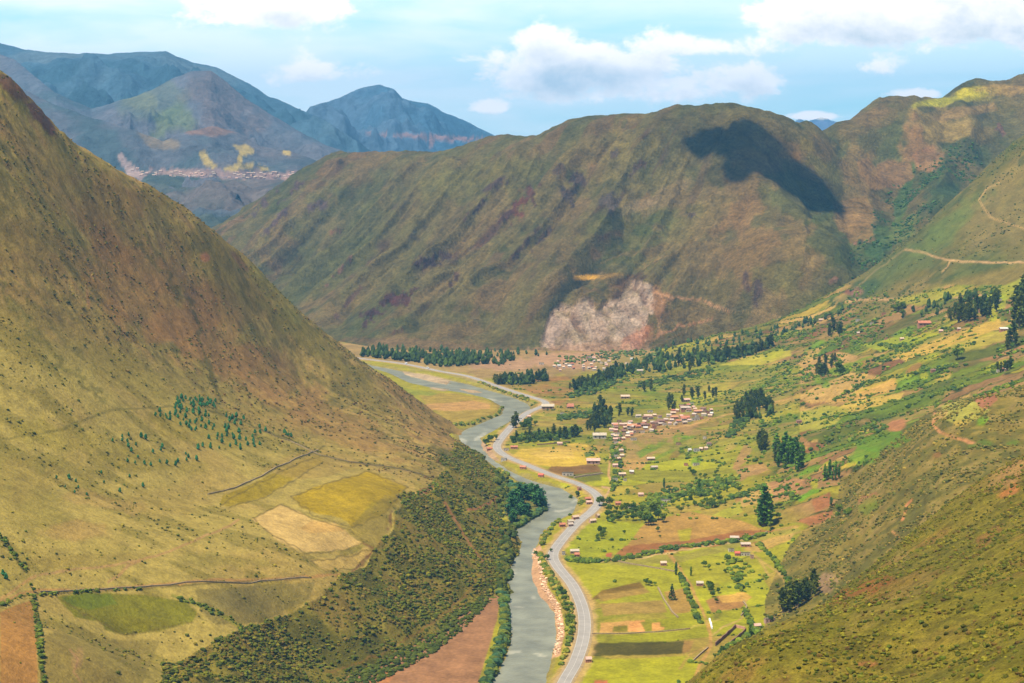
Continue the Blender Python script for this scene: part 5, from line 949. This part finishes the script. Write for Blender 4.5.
# seedlings planted on the plateau: too small to show parts
SEED = [mesh_np('young_tree', v_ * 1.0, f_, 1.75 * alb((44,96,60))[None] * (.8 + .4 * np.random.default_rng(3).random((len(v_), 1))), M_leafd, False, 3) for v_, f_ in CONES[:3]]
def seedlings(P, label, group, hpx=4.6):
    for h in A.hit([p[0] for p in P], [p[1] for p in P]):
        if not np.isfinite(h[0]): continue
        o = bpy.data.objects.new('young_tree', tr_.choice(SEED)); COL.objects.link(o); o.location = h; s_ = mpp(h) * hpx * tr_.uniform(.7, 1.3); o.scale = (s_ * 1.1, s_ * 1.1, s_); o.rotation_euler = (0, 0, tr_.random() * 6); tag(o, label, 'tree', group)
seedlings(pts_in_poly([(174,409),(178,399),(200,397),(216,402),(216,408),(190,408)], 30, TR, 1.8), 'young teal conifer in the tight oblong plantation at the foot of the brown face', 'oblong plantation of young trees')
seedlings(pts_in_poly([(150,415),(175,408),(215,412),(250,420),(272,436),(262,448),(225,452),(190,450),(205,436),(170,425)], 80, TR, 3.2), 'young teal conifer in the wide plantation beside the bushy ground of the plateau', 'wide plantation of young trees')
seedlings(pts_in_poly([(110,440),(135,430),(180,450),(200,460),(170,470),(130,465)], 26, TR, 5), 'young teal conifer scattered thinly left of the wide plantation', 'thin scatter of young trees')
seedlings(pts_in_poly([(50,480),(100,470),(150,478),(140,492),(80,500)], 12, TR, 8), 'lone young teal conifer on the bare lower plateau', 'lone young trees on the plateau')
seedlings(pts_on_line([(282,432),(287,435),(292,437)], 5, TR, 1), 'young teal conifer in the tiny cluster where the brown face meets the wall line', 'tiny cluster of young trees', 4)
seedlings([(3,575), (6,579)], 'dark young conifer at the left edge above the track junction', 'young trees at the left edge', 7)
# far woods: more trees than one can part
def far_wood(polys, n, hpx, cols):
    P = []
    for q, k in zip(polys, n): P += pts_in_poly(q, k, TR, .8)
    Hh = V.hit([p[0] for p in P], [p[1] for p in P]); Hh = Hh[np.isfinite(Hh[:, 0])]; scatter('far_eucalyptus_wood', Hh, Hh[:, 1] / F * hpx * TR.uniform(.55, 1.25, len(Hh)), cols, M_leafd, CONES)
far_wood([[(362,357),(372,352),(400,355),(440,358),(478,360),(478,366),(440,367),(400,361)], [(440,358),(500,356),(520,360),(500,366),(450,364)], [(575,390),(590,380),(606,374),(640,364),(660,358),(640,372),(610,382),(585,392)], [(640,372),(660,358),(712,356),(700,366),(660,374)], [(496,384),(500,380),(548,377),(550,381),(520,386)],
          [(700,362),(715,358),(772,344),(774,349),(740,358),(712,365)], [(900,318),(930,300),(1010,290),(1020,300),(960,315)], [(735,420),(750,400),(772,398),(772,416),(750,422)], [(590,430),(592,410),(612,410),(612,430)]], [150, 60, 80, 50, 50, 50, 40, 30, 20], 8, [(58,78,32),(66,88,34),(50,70,32)])
far_wood([[(380,349),(440,350),(520,352),(560,356),(500,358),(400,354)], [(650,345),(700,338),(760,332),(820,318),(850,306),(850,312),(780,336),(700,352),(660,356)]], [70, 110], 5, [(56,82,50),(66,90,46)])

# ------------------------------------------------------------------ houses
RM = {'terra': (.42, .16, .09), 'orange': (.46, .22, .12), 'tan': (.52, .38, .27), 'pale': (.42, .34, .27), 'white': (.50, .49, .46), 'teal': (.14, .48, .44), 'blue': (.24, .40, .62), 'pink': (.52, .33, .26), 'brown': (.20, .11, .08), 'cream': (.42, .36, .27), 'red': (.55, .11, .07)}
WM = {'adobe': (.34, .22, .14), 'white': (.48, .43, .36), 'pink': (.44, .28, .22), 'brick': (.40, .19, .12), 'grey': (.40, .38, .36)}
RMAT = {k: flat_mat('roof ' + k, v, .7, .22, .5) for k, v in RM.items()}; WMAT = {k: flat_mat('wall ' + k, v, .95, .15, .5) for k, v in WM.items()}
M_dark = flat_mat('dark opening', (.03, .028, .025), .6, .1, 1); M_door = flat_mat('wooden door', (.13, .07, .04), .8, .2, 1)
def boxes(bl):
    Vv, Ff = [], []
    for x0, x1, y0, y1, z0, z1 in bl:
        k = len(Vv); Vv += [(x, y, z_) for z_ in (z0, z1) for y in (y0, y1) for x in (x0, x1)]
        Ff += [(k, k + 2, k + 3, k + 1), (k + 4, k + 5, k + 7, k + 6), (k, k + 1, k + 5, k + 4), (k + 2, k + 6, k + 7, k + 3), (k, k + 4, k + 6, k + 2), (k + 1, k + 3, k + 7, k + 5)]
    return np.array(Vv, float), np.array(Ff)
def prism(P, F_): return np.array(P, float), F_
HM = {}
def house_parts(style, wall, roof):
    """unit: 10 m long (x), 5.5 m deep (y), wall 2.8 m"""
    key = (style, wall, roof)
    if key in HM: return HM[key]
    L_, D_, h = 5.0, 2.75, 2.8; out = []
    def poly(nm, Vv, faces, mat):
        me = bpy.data.meshes.new(nm); me.from_pydata([tuple(v) for v in Vv], [], faces); me.update(); me.materials.append(mat); out.append((nm, me))
    if style == 'shed':        # one slope falling to the back
        hb = h - .1; hf = h + .9
        poly('wall', [(-L_, -D_, -2), (L_, -D_, -2), (L_, D_, -2), (-L_, D_, -2), (-L_, -D_, hf), (L_, -D_, hf), (L_, D_, hb), (-L_, D_, hb)], [(0,1,5,4),(1,2,6,5),(2,3,7,6),(3,0,4,7)], WMAT[wall])
        o_ = .35; a = [(-L_ - o_, -D_ - o_, hf + .12), (L_ + o_, -D_ - o_, hf + .12), (L_ + o_, D_ + o_, hb - .02), (-L_ - o_, D_ + o_, hb - .02)]
        poly('roof', a + [(x, y, z_ + .14) for x, y, z_ in a], [(0,3,2,1),(4,5,6,7),(0,1,5,4),(1,2,6,5),(2,3,7,6),(3,0,4,7)], RMAT[roof]); top = hf
    else:
        r = 1.5 if style == 'gable' else 1.0
        poly('wall', [(-L_, -D_, -2), (L_, -D_, -2), (L_, D_, -2), (-L_, D_, -2), (-L_, -D_, h), (L_, -D_, h), (L_, D_, h), (-L_, D_, h), (-L_, 0, h + r), (L_, 0, h + r)], [(0,1,5,4),(1,2,6,9,5),(2,3,7,6),(3,0,4,8,7)], WMAT[wall])
        o_ = .45; k = r / D_; y1 = D_ + o_; z0 = h - k * o_ + .05; zt = h + r + .05; t = .16
        Vv = [(-L_ - o_, -y1, z0), (L_ + o_, -y1, z0), (L_ + o_, 0, zt), (-L_ - o_, 0, zt), (L_ + o_, y1, z0), (-L_ - o_, y1, z0)]; Vv += [(x, y, z_ + t) for x, y, z_ in Vv]
        poly('roof', Vv, [(0,3,2,1),(3,5,4,2),(6,7,8,9),(9,8,10,11),(0,1,7,6),(4,5,11,10),(1,2,8,7),(2,4,10,8),(3,0,6,9),(5,3,9,11)], RMAT[roof]); top = h
    v_, f_ = boxes([(-.5, .5, -D_ - .06, -D_ + .05, 0, 2.1)]); poly('door', v_, [tuple(int(i) for i in q) for q in f_], M_door)
    for x in (-3.3, 2.6):
        v_, f_ = boxes([(x - .55, x + .55, -D_ - .05, -D_ + .05, .95, 2.0)]); poly('window', v_, [tuple(int(i) for i in q) for q in f_], M_dark)
    HM[key] = out; return out
HN = {}
def house(p, w, style, wall, roof, rot, label, group=None, sy=1.0, sz=1.0, name='house', cat='house'):
    e = bpy.data.objects.new(name, None); COL.objects.link(e); e.location = tuple(p); s_ = w / 10.9; e.scale = (s_, max(s_ * sy, .55), max(.8, min(s_, 1.6)) * sz); e.rotation_euler = (0, 0, rot)
    for nm, me in house_parts(style, wall, roof): c = bpy.data.objects.new(nm, me); COL.objects.link(c); c.parent = e
    tag(e, label, cat, group); return e
hr = np.random.default_rng(99)
def put(L, px, py, wpx, *a, **k):
    p = L.hit(px, py)[0]
    if np.isfinite(p[0]): return house(p, wpx * mpp(p) * .95, *a, **k)
z2 = lambda x, y: (560 + x / 6.38, 380 + y / 6.38); z3 = lambda x, y: (560 + x / 6.38, 480 + y / 6.38); z6 = lambda x, y: (700 + x / 6.38, 480 + y / 6.38); z7 = lambda x, y: (700 + x / 6.38, 576 + y / 6.38); z8 = lambda x, y: (460 + x / 6.38, 350 + y / 6.38)
NAMED = [
 (z2(415,118),10,'gable','adobe','tan',.1,'tan roofed farmhouse alone in the pasture above the village'), (z2(65,180),8,'gable','adobe','terra',.2,'terracotta roofed house at the road bend, above the olive trees'), (z2(15,222),5,'shed','white','white',0,'small white hut just below the terracotta house at the road bend'),
 (z2(575,207),6,'shed','white','blue',0,'pale blue roofed house behind the middle of the village'), (z2(803,138),9,'gable','pink','pink',.3,'pink roofed house topmost at the upper end of the village'), (z2(840,157),5,'shed','white','teal',0,'small pale green roofed house near the top of the village'),
 (z2(795,190),10,'gable','pink','pale',.2,'large pale house in the upper village, left of the bright red roof'), (z2(822,194),5,'shed','white','red',0,'small house with a bright red roof in the upper village'), (z2(878,211),9,'gable','adobe','orange',.15,'bright orange roofed house at the right side of the upper village'),
 (z2(728,248),9,'gable','adobe','orange',.2,'big orange roofed house in the centre of the village'), (z2(797,252),10,'gable','brick','terra',.1,'long terracotta roofed house right of the big orange one'), (z2(866,256),9,'shed','white','white',.1,'white walled long house at the right end of the village'),
 (z2(642,272),9,'gable','brick','brown',.1,'dark fronted house with brown roof in the middle of the village'), (z2(560,240),9,'gable','adobe','tan',.1,'tan roofed long house behind the dark fronted one'), (z2(460,305),11,'gable','adobe','orange',0,'wide orange roofed house in the lower village, beside the blue roof'),
 (z2(440,316),4,'shed','white','blue',0,'tiny blue roofed house below the wide orange roof'), (z2(345,352),5,'shed','white','blue',0,'blue roofed house at the foot of the village by the track'), (z2(330,324),4,'shed','adobe','teal',0,'small green roofed hut at the left foot of the village'),
 (z2(540,296),9,'gable','adobe','brown',.05,'long brown roofed house in the lower village'), (z2(350,292),7,'gable','pink','pink',0,'pink roofed house nearest the eucalyptus grove'), (z2(252,372),15,'gable','white','cream',.05,'long white school building between the yellow field and the village'),
 (z2(470,384),7,'shed','white','white',.1,'white roofed house lowest in the village, above the brown field'), (z2(358,407),5,'shed','white','white',0,'white hut at the top of the straight track'), (z2(390,460),5,'gable','adobe','pale',.1,'pale roofed hut halfway down the straight track, set back'),
 (z2(358,492),5,'shed','white','white',0,'white hut right beside the straight track, upper of two'), (z2(395,492),5,'gable','adobe','tan',0,'tan hut next to the white hut on the straight track'), (z2(352,555),6,'gable','pink','pink',.1,'pale pink house half way along the straight track'),
 (z2(212,534),15,'gable','pink','pink',0,'long low pink roofed barn on the brown field by the road'), (z2(50,610),13,'shed','white','pale',0,'long white roofed shed at the edge of the road'), (z2(578,512),9,'gable','adobe','tan',.2,'tan roofed farmhouse with a dark yard on the lower slope'),
 (z2(600,568),8,'gable','adobe','pale',.3,'pale roofed farmhouse just below the tan one on the lower slope'), (z2(875,455),6,'shed','grey','white',0,'white roofed hut on the slope right of the village'), (z2(932,446),4,'gable','adobe','tan',0,'small tan hut right of the white roofed one'),
 (z2(868,545),7,'shed','white','blue',.2,'pale blue roofed hut alone on the slope between hedges'), (z2(352,642),6,'shed','white','white',0,'white hut near the lower end of the straight track'), (z2(397,612),8,'gable','adobe','tan',.1,'low tan house right of the track near its lower end'),
 (z3(123,66),4,'gable','brick','brown',.4,'small brown house on the outer side of the road before the curve'), (z3(178,132),7,'gable','brick','terra',.3,'terracotta house between road curve and river, upper of the pair'), (z3(185,154),7,'gable','pink','pink',.3,'pink roofed house between road curve and river, lower of the pair'),
 (z3(98,250),8,'gable','brick','tan',.5,'brown house highest in the riverside hamlet'), (z3(66,277),7,'gable','adobe','cream',.5,'cream roofed house in the middle of the riverside hamlet'), (z3(66,296),6,'gable','pink','pale',.4,'pale roofed house at the front of the riverside hamlet'), (z3(14,298),7,'gable','brick','terra',.3,'terracotta roofed house at the left end of the riverside hamlet'),
 (z3(240,240),4,'gable','adobe','tan',.8,'small tan hut on the field side of the road after the curve'), (z3(208,272),8,'gable','pink','tan',.5,'tan roofed house on the field side of the road after the curve'), (z3(93,468),10,'gable','adobe','cream',.1,'cream roofed farmhouse in the meadow just right of the road'),
 (z3(108,490),6,'gable','brick','terra',.1,'low brown outbuilding in front of the cream roofed farmhouse'), (z3(22,476),4,'shed','grey','white',0,'tiny grey shed between the road and the cream roofed farmhouse'), (z3(515,104),6,'gable','pink','pink',.1,'pink roofed house above the gardens of the lower slope'),
 (z3(370,160),6,'gable','brick','terra',.1,'terracotta house among the trees right of the road curve'), (z3(447,177),5,'shed','white','blue',.1,'pale blue roofed hut among trees right of the road curve'), (z3(674,142),12,'shed','white','white',-.1,'long pale metal roofed building, upper of two in the gardens'),
 (z3(625,170),10,'shed','white','white',.2,'long pale metal roofed building, lower of two in the gardens'), (z3(660,545),7,'gable','brick','tan',.1,'tan roofed hut in the meadow beside the farm track'), (z3(892,674),8,'gable','brick','cream',0,'small cream roofed barn by the farm track, among round trees'),
 (z6(220,382),10,'gable','brick','pale',-.1,'pale roofed brick house, topmost of the farm compound'), (z6(290,424),11,'gable','brick','pale',.05,'pale roofed house on the right of the farm compound'), (z6(198,456),6,'shed','white','white',.2,'small white roofed shed at the left of the farm compound'),
 (z6(238,482),6,'gable','brick','red',0,'small red house at the lower left of the farm compound'), (z6(288,480),11,'shed','white','cream',.05,'long cream roofed house at the bottom of the farm compound'), (z6(331,499),4,'shed','pink','white',0,'tiny pink hut at the lower right of the farm compound'),
 (z7(443,292),12,'shed','pink','cream',.25,'big pink walled house with a cream tin roof below the eucalyptus wood'), (z7(365,334),8,'gable','brick','pink',.2,'low pink roofed outbuilding left of the big pink walled house'), ((588.5,662),7,'gable','brick','pink',.1,'pink hut beside the road below the long dark field'),
 (z8(705,360),7,'gable','brick','terra',.1,'terracotta house behind the end of the ploughed field'), (z8(560,378),14,'gable','adobe','cream',0,'long cream barn where the road bends at the ploughed field'), (z8(345,630),8,'gable','brick','terra',.1,'terracotta house in the yellow field corner by the road'),
 (z8(295,642),6,'shed','white','white',.1,'white hut between the road and the terracotta house at the field corner'), (z8(188,640),6,'gable','brick','terra',.2,'terracotta hut on the river bank across the road'), (z8(636,607),6,'gable','pink','pink',0,'pink hut at the upper edge of the yellow field'), (z8(440,434),4,'gable','pink','pink',.2,'tiny pink hut by the dark trees inside the road bend'),
 (z8(520,92),6,'shed','white','teal',0,'teal roofed shed on the gravel left of the landslide village'), ((589,358),5,'shed','white','teal',0,'teal roofed house highest under the landslide scar'), ((569,366),4,'shed','white','white',0,'white hut on the gravel below the landslide scar'),
 ((982,312),7,'gable','brick','terra',.1,'terracotta house in the wood of the upper right slope'), ((1004,331),10,'gable','brick','white',.05,'white roofed house with dark walls at the right edge of the slope'), ((1012,313),6,'gable','adobe','pink',0,'pink roofed hut at the right edge above the white roofed house'), ((1013,343),6,'gable','adobe','tan',0,'tan hut at the right edge below the white roofed house'),
 ((933,372),5,'gable','brick','brown',.1,'dark reddish hut alone in the middle terraces'), ((924,326),14,'gable','brick','terra',.05,'long terracotta building on the upper terraces'), ((799,423),6,'gable','brick','brown',.1,'dark roofed hut above the large leafy grove'), ((696,451),6,'shed','white','white',.1,'white hut on the slope below the leafy groves'), ((1006,371),4,'gable','adobe','tan',0,'tiny tan hut beside the short row of trees at right'),
 ((983,311),4,'shed','white','pale',0,'pale hut next to the terracotta house in the wood'), ((1000,301),4,'shed','white','teal',0,'tiny teal roofed hut at the top edge of the terraces'), ((998,372),3,'shed','white','pale',0,'tiny pale hut in front of the short row of trees at right'),
 ((640,372),7,'gable','white','pale',0,'pale house at the foot of the loose wood by the quarry'), ((1002,371),4,'gable','adobe','terra',0,'tiny terracotta hut in the short row of trees at right'), ((821,321),5,'gable','adobe','tan',0,'tan hut at the mouth of the ravine'), ((858,321),5,'shed','white','white',0,'white hut below the pale track on the upper terraces'), ((775,336),5,'shed','white','white',0,'white hut at the upper end of the belt at the mountain foot')]
NAMED += [((504,460.5),6,'shed','grey','blue',-.3,'pale blue roofed hut between river and road at its first bend'), ((523,469),7,'gable','brick','terra',-.3,'dark red house squeezed between the river and the road'), ((541,477),6,'gable','brick','red',-.3,'small bright red house between the river and the road')]
for (q, w, st, wl, rf, rot, lb) in NAMED: put(V, q[0], q[1], w, st, wl, rf, rot, lb, None, .9)
# the rest of the village: small houses nothing tells apart, by roof and quarter
RL = {'terra': 'terracotta', 'pale': 'pale', 'tan': 'tan', 'white': 'white', 'pink': 'pink', 'brown': 'dark brown'}
def quarter(L, poly, n, wpx, where, mind, walls=('adobe', 'brick', 'white')):
    for (x, y) in pts_in_poly(poly, n, hr, mind):
        rf = ['terra', 'pale', 'tan', 'pink', 'white', 'brown', 'tan', 'pale'][hr.integers(8)]
        put(L, x, y, wpx * hr.uniform(.7, 1.25), 'gable' if hr.random() < .7 else 'shed', walls[hr.integers(len(walls))], rf, hr.normal() * .25, 'small %s roofed house packed among others in the %s' % (RL[rf], where), '%s roofed houses of the %s' % (RL[rf], where), .9)
quarter(V, [z2(320,270), z2(480,260), z2(620,270), z2(600,330), z2(480,345), z2(440,395), z2(340,395)], 40, 5, 'lower village', 3.2)
quarter(V, [z2(480,235), z2(700,225), z2(760,150), z2(960,190), z2(1000,225), z2(860,262), z2(760,290), z2(620,300)], 42, 5, 'upper village', 3.4)
quarter(V, [(545,368),(560,362),(590,358),(620,356),(640,358),(630,366),(600,371),(560,372)], 34, 3.4, 'quarry village under the landslide scar', 3.0, ('white', 'grey', 'pink'))
quarter(V, [(616,452),(640,446),(690,440),(720,436),(700,470),(650,486),(616,488)], 9, 4.5, 'lower slope', 9)
quarter(V, [(840,318),(900,305),(960,300),(1000,310),(960,335),(900,345),(850,335)], 10, 4, 'upper terraces', 12)
# far town on its shelf: clustered pale houses
for (x, y) in pts_in_poly([(125,166),(150,171),(200,172),(250,173),(300,172),(300,178),(250,179),(190,178),(140,176)], 60, hr, 2.4):
    p = next((L_.hit(x, y)[0] for L_ in (G4, G3) if np.isfinite(L_.hit(x, y)[0][0])), None)
    if p is not None: house(p, mpp(p) * 3.2, 'gable', 'pink', ['pink', 'tan', 'pale'][hr.integers(3)], hr.normal() * .3, 'tiny pinkish house in the far town on the shelf of the blue mountains', 'houses of the far town')
# ------------------------------------------------------------------ walls and small things
M_stone = flat_mat('field stone', (.27, .20, .12), .95, .3, .8); M_adobe = flat_mat('mud brick wall', (.22, .12, .08), .95, .2, .6); M_white = flat_mat('whitewash', (.8, .79, .76), .8, .1, .6)
def wall_thing(L, pts, h, th, mat, label, name='stone_wall', cat='wall', group=None, step=4.0):
    w = L.hit([p[0] for p in pts], [p[1] for p in pts]); w = w[np.isfinite(w[:, 0])]
    if len(w) < 2: return
    path = []
    for a, b in zip(w[:-1], w[1:]):
        n = max(1, int(np.hypot(*(b - a)[:2]) / step)); path += [a[:2] + (b - a)[:2] * t for t in np.arange(n) / n]
    path = np.array(path + [w[-1][:2]]); zz = L.height(path[:, 0], path[:, 1]); T = np.gradient(path, axis=0); T /= np.linalg.norm(T, axis=1)[:, None] + 1e-9; Nn = np.stack([T[:, 1], -T[:, 0]], 1) * th / 2; hh = h * (1 + .2 * vnoise(path[:, 0] / 3, path[:, 1] / 3, 9)); n = len(path); c = path.mean(0); cz = zz.mean(); rows = []
    for s1, up_ in ((-1, -.8), (-1, 1), (1, 1), (1, -.8)): rows.append(np.c_[path + s1 * Nn * (1 if up_ < 0 else .8) - c, zz + (up_ * h if up_ < 0 else hh) - cz])
    Vv = np.concatenate(rows); Ff = [(j * n + i, ((j + 1) % 4) * n + i, ((j + 1) % 4) * n + i + 1, j * n + i + 1) for j in range(4) for i in range(n - 1)]
    me = bpy.data.meshes.new(name); me.from_pydata([tuple(v) for v in Vv], [], Ff + [(0, n, 2 * n, 3 * n), (n - 1, 4 * n - 1, 3 * n - 1, 2 * n - 1)]); me.update(); me.materials.append(mat); o = link(name, me); o.location = (c[0], c[1], cz); tag(o, label, cat, group)
wall_thing(V, [z7(225,330), z7(165,387), z7(98,446)], 2.4, .7, M_adobe, 'long dark mud wall on the left side of the grassy enclosure', 'mud_wall')
wall_thing(V, [z7(292,353), z7(240,398), z7(172,455)], 2.2, .7, M_adobe, 'broken dark mud wall on the right side of the grassy enclosure', 'mud_wall')
wall_thing(V, [z7(228,328), z7(288,340)], 1.8, .7, flat_mat('pink mud wall', (.5, .27, .18), .95, .2, .6), 'short pinkish wall across the upper end of the grassy enclosure', 'mud_wall')
wall_thing(V, [z7(60,280), z7(70,310), z7(76,338)], 1.3, 1.2, M_white, 'short bright white wall beside the farm track', 'white_wall')
wall_thing(V, [z7(275,165), z7(298,195), z7(290,225), z7(262,255)], .9, .9, M_stone, 'curving grey stone wall between the pale plot and the enclosure')
wall_thing(V, [(585,561),(612,560),(640,555),(668,548)], 1.0, .9, M_stone, 'long stone wall below the orange field, left stretch'); wall_thing(V, [(668,548),(700,543.5),(740,539),(768,532)], 1.0, .9, M_stone, 'long stone wall below the orange field, right stretch')
wall_thing(V, [(615,561),(630,564),(660,569),(676,572)], .9, .9, M_stone, 'low stone wall across the meadow beneath the tan hut'); wall_thing(V, [(592,634),(625,634),(660,632),(690,629)], .8, .7, M_stone, 'low stone wall above the long dark field')
wall_thing(V, [(658,588),(664,600),(672,612),(678,618)], 1.0, 1.1, M_stone, 'tumbled stone wall beside the dark conifer'); wall_thing(V, [(692,662),(700,655),(708,648)], 1.0, .9, M_stone, 'slanting pale wall left of the enclosure')
wall_thing(V, [(574,478),(588,476),(603,474)], 1.6, .8, flat_mat('tan mud wall', (.50, .36, .25), .95, .2, .6), 'long tan mud wall between the road and the straight track', 'mud_wall')
wall_thing(V, [(537,445),(552,444),(570,442)], 1.2, .9, M_adobe, 'dark wall along the top of the yellow field', 'mud_wall')
wall_thing(A, [(208,494),(235,488),(262,476),(290,462),(318,450)], .6, .9, M_stone, 'straight stone wall along the upper edge of the ochre strip field'); wall_thing(A, [(262,470),(300,474),(330,476)], .6, .8, M_stone, 'low stone wall crossing the top of the ochre strip field') if False else None
wall_thing(A, [(40,592),(80,590),(120,588),(170,585),(210,582),(260,581),(310,578)], .6, 1.0, M_stone, 'long earthen stone wall beside the plateau track'); wall_thing(A, [(262,431),(290,441),(320,455),(350,462),(400,469),(430,478)], .6, .9, M_stone, 'winding stone wall at the foot of the brown face')
grove(A, [(31,588), (34,592)], 'round', 7, 'dark green bush at the track junction on the plateau', 'bushes at the track junction', TR)
P = np.concatenate([strip(A, [(34,600),(38,630),(44,690)], 3.5, 110, 28), strip(A, [(0,535),(12,552),(26,572)], 3, 50, 29), strip(A, [(172,596),(200,606),(228,618),(245,632)], 3, 70, 30), strip(A, [(0,606),(22,596),(80,592),(140,589)], 1.5, 60, 31), strip(A, [(436,484),(424,492),(412,498),(404,506)], 4, 70, 32)])
scatter('wall_bushes', P, .5 + 1.1 * rng.random(len(P)), [(74,92,28),(92,104,30),(60,78,26)], M_leaf, PROTO_LO)

grove(V, pts_on_line([(515,440),(530,438),(548,437),(556,434)], 12, TR, 2), 'eucalyptus', 8, 'dark eucalyptus in the mixed row between the road bend and the yellow field', 'eucalyptus in the mixed row by the yellow field', TR, 1.3)
P = np.concatenate([strip(V, [(512,440),(535,438),(560,436),(578,432)], 5, 240, 701, okr), strip(V, [(560,418),(590,415)], 4, 90, 702, okr), strip(V, [(572,396),(592,390),(612,382)], 5, 160, 703), strip(V, [(640,385),(680,378),(710,370)], 5, 150, 704), strip(V, [(660,360),(700,356),(760,350)], 4, 160, 705), strip(V, [(735,425),(745,420),(730,436)], 5, 90, 706)])
scatter('field_hedges', P, 1.2 + 1.8 * rng.random(len(P)), [(58,80,30),(70,92,32),(50,70,34)], M_leaf, PROTO)

# ------------------------------------------------------------------ vehicles on the road
def vehicle(s_at, side, col, label, cat, L_=5.2, Hh=2.2):
    d = np.r_[0, np.cumsum(np.linalg.norm(np.diff(road_w, axis=0), axis=1))]; k = int(np.clip(s_at, 1, len(road_w) - 2)); p = road_w[k]; t = road_w[k + 1] - road_w[k - 1]; t /= np.linalg.norm(t); n = np.array([t[1], -t[0]]) * side
    e = bpy.data.objects.new('van', None); COL.objects.link(e); e.location = (p[0] + n[0], p[1] + n[1], 3.42); e.rotation_euler = (0, 0, math.atan2(t[1], t[0]))
    def part(nm, P_, F_, m): me = bpy.data.meshes.new(nm); me.from_pydata([tuple(map(float, q)) for q in P_], [], [tuple(map(int, f)) for f in F_]); me.update(); me.materials.append(m); c = link(nm, me, e); return c
    prof = [(-L_ / 2, .35), (L_ / 2, .35), (L_ / 2, 1.05), (L_ / 2 - .9, 1.2), (L_ / 2 - 1.5, Hh), (-L_ / 2 + .1, Hh), (-L_ / 2, 1.3)]; n_ = len(prof)
    part('body', [(x, y, z_) for y in (-.95, .95) for x, z_ in prof], [tuple(range(n_)), tuple(range(2 * n_ - 1, n_ - 1, -1))] + [((i + 1) % n_, i, n_ + i, n_ + (i + 1) % n_) for i in range(n_)], col)
    v_, f_ = boxes([(-L_ / 2 + .5, L_ / 2 - 1.7, -.97, .97, 1.3, Hh - .3)]); part('side_window', v_, f_, M_dark)
    for x in (-L_ / 2 + 1, L_ / 2 - 1):
        for y in (-.8, .8):
            P_ = [(x + .38 * math.cos(a), y + w, .38 + .38 * math.sin(a)) for w in (-.18, .18) for a in [6.283 * i / 10 for i in range(10)]]; part('wheel', P_, [tuple(range(10)), tuple(range(19, 9, -1))] + [(i, (i + 1) % 10, 10 + (i + 1) % 10, 10 + i) for i in range(10)], M_dark)
    tag(e, label, cat)
M_vw = flat_mat('white vehicle paint', (.8, .8, .78), .4, .03, 1, .5)
def road_idx(px, py): w = np.array(on_plane(px, py, 3.3)); return int(np.argmin(((road_w - w) ** 2).sum(1)))
vehicle(road_idx(403, 364), 1.8, M_vw, 'white van on the farthest straight of the road, the farther of two', 'van'); vehicle(road_idx(429, 369), -1.8, M_vw, 'white van on the farthest straight of the road, the nearer of two', 'van', 6.5, 2.6)
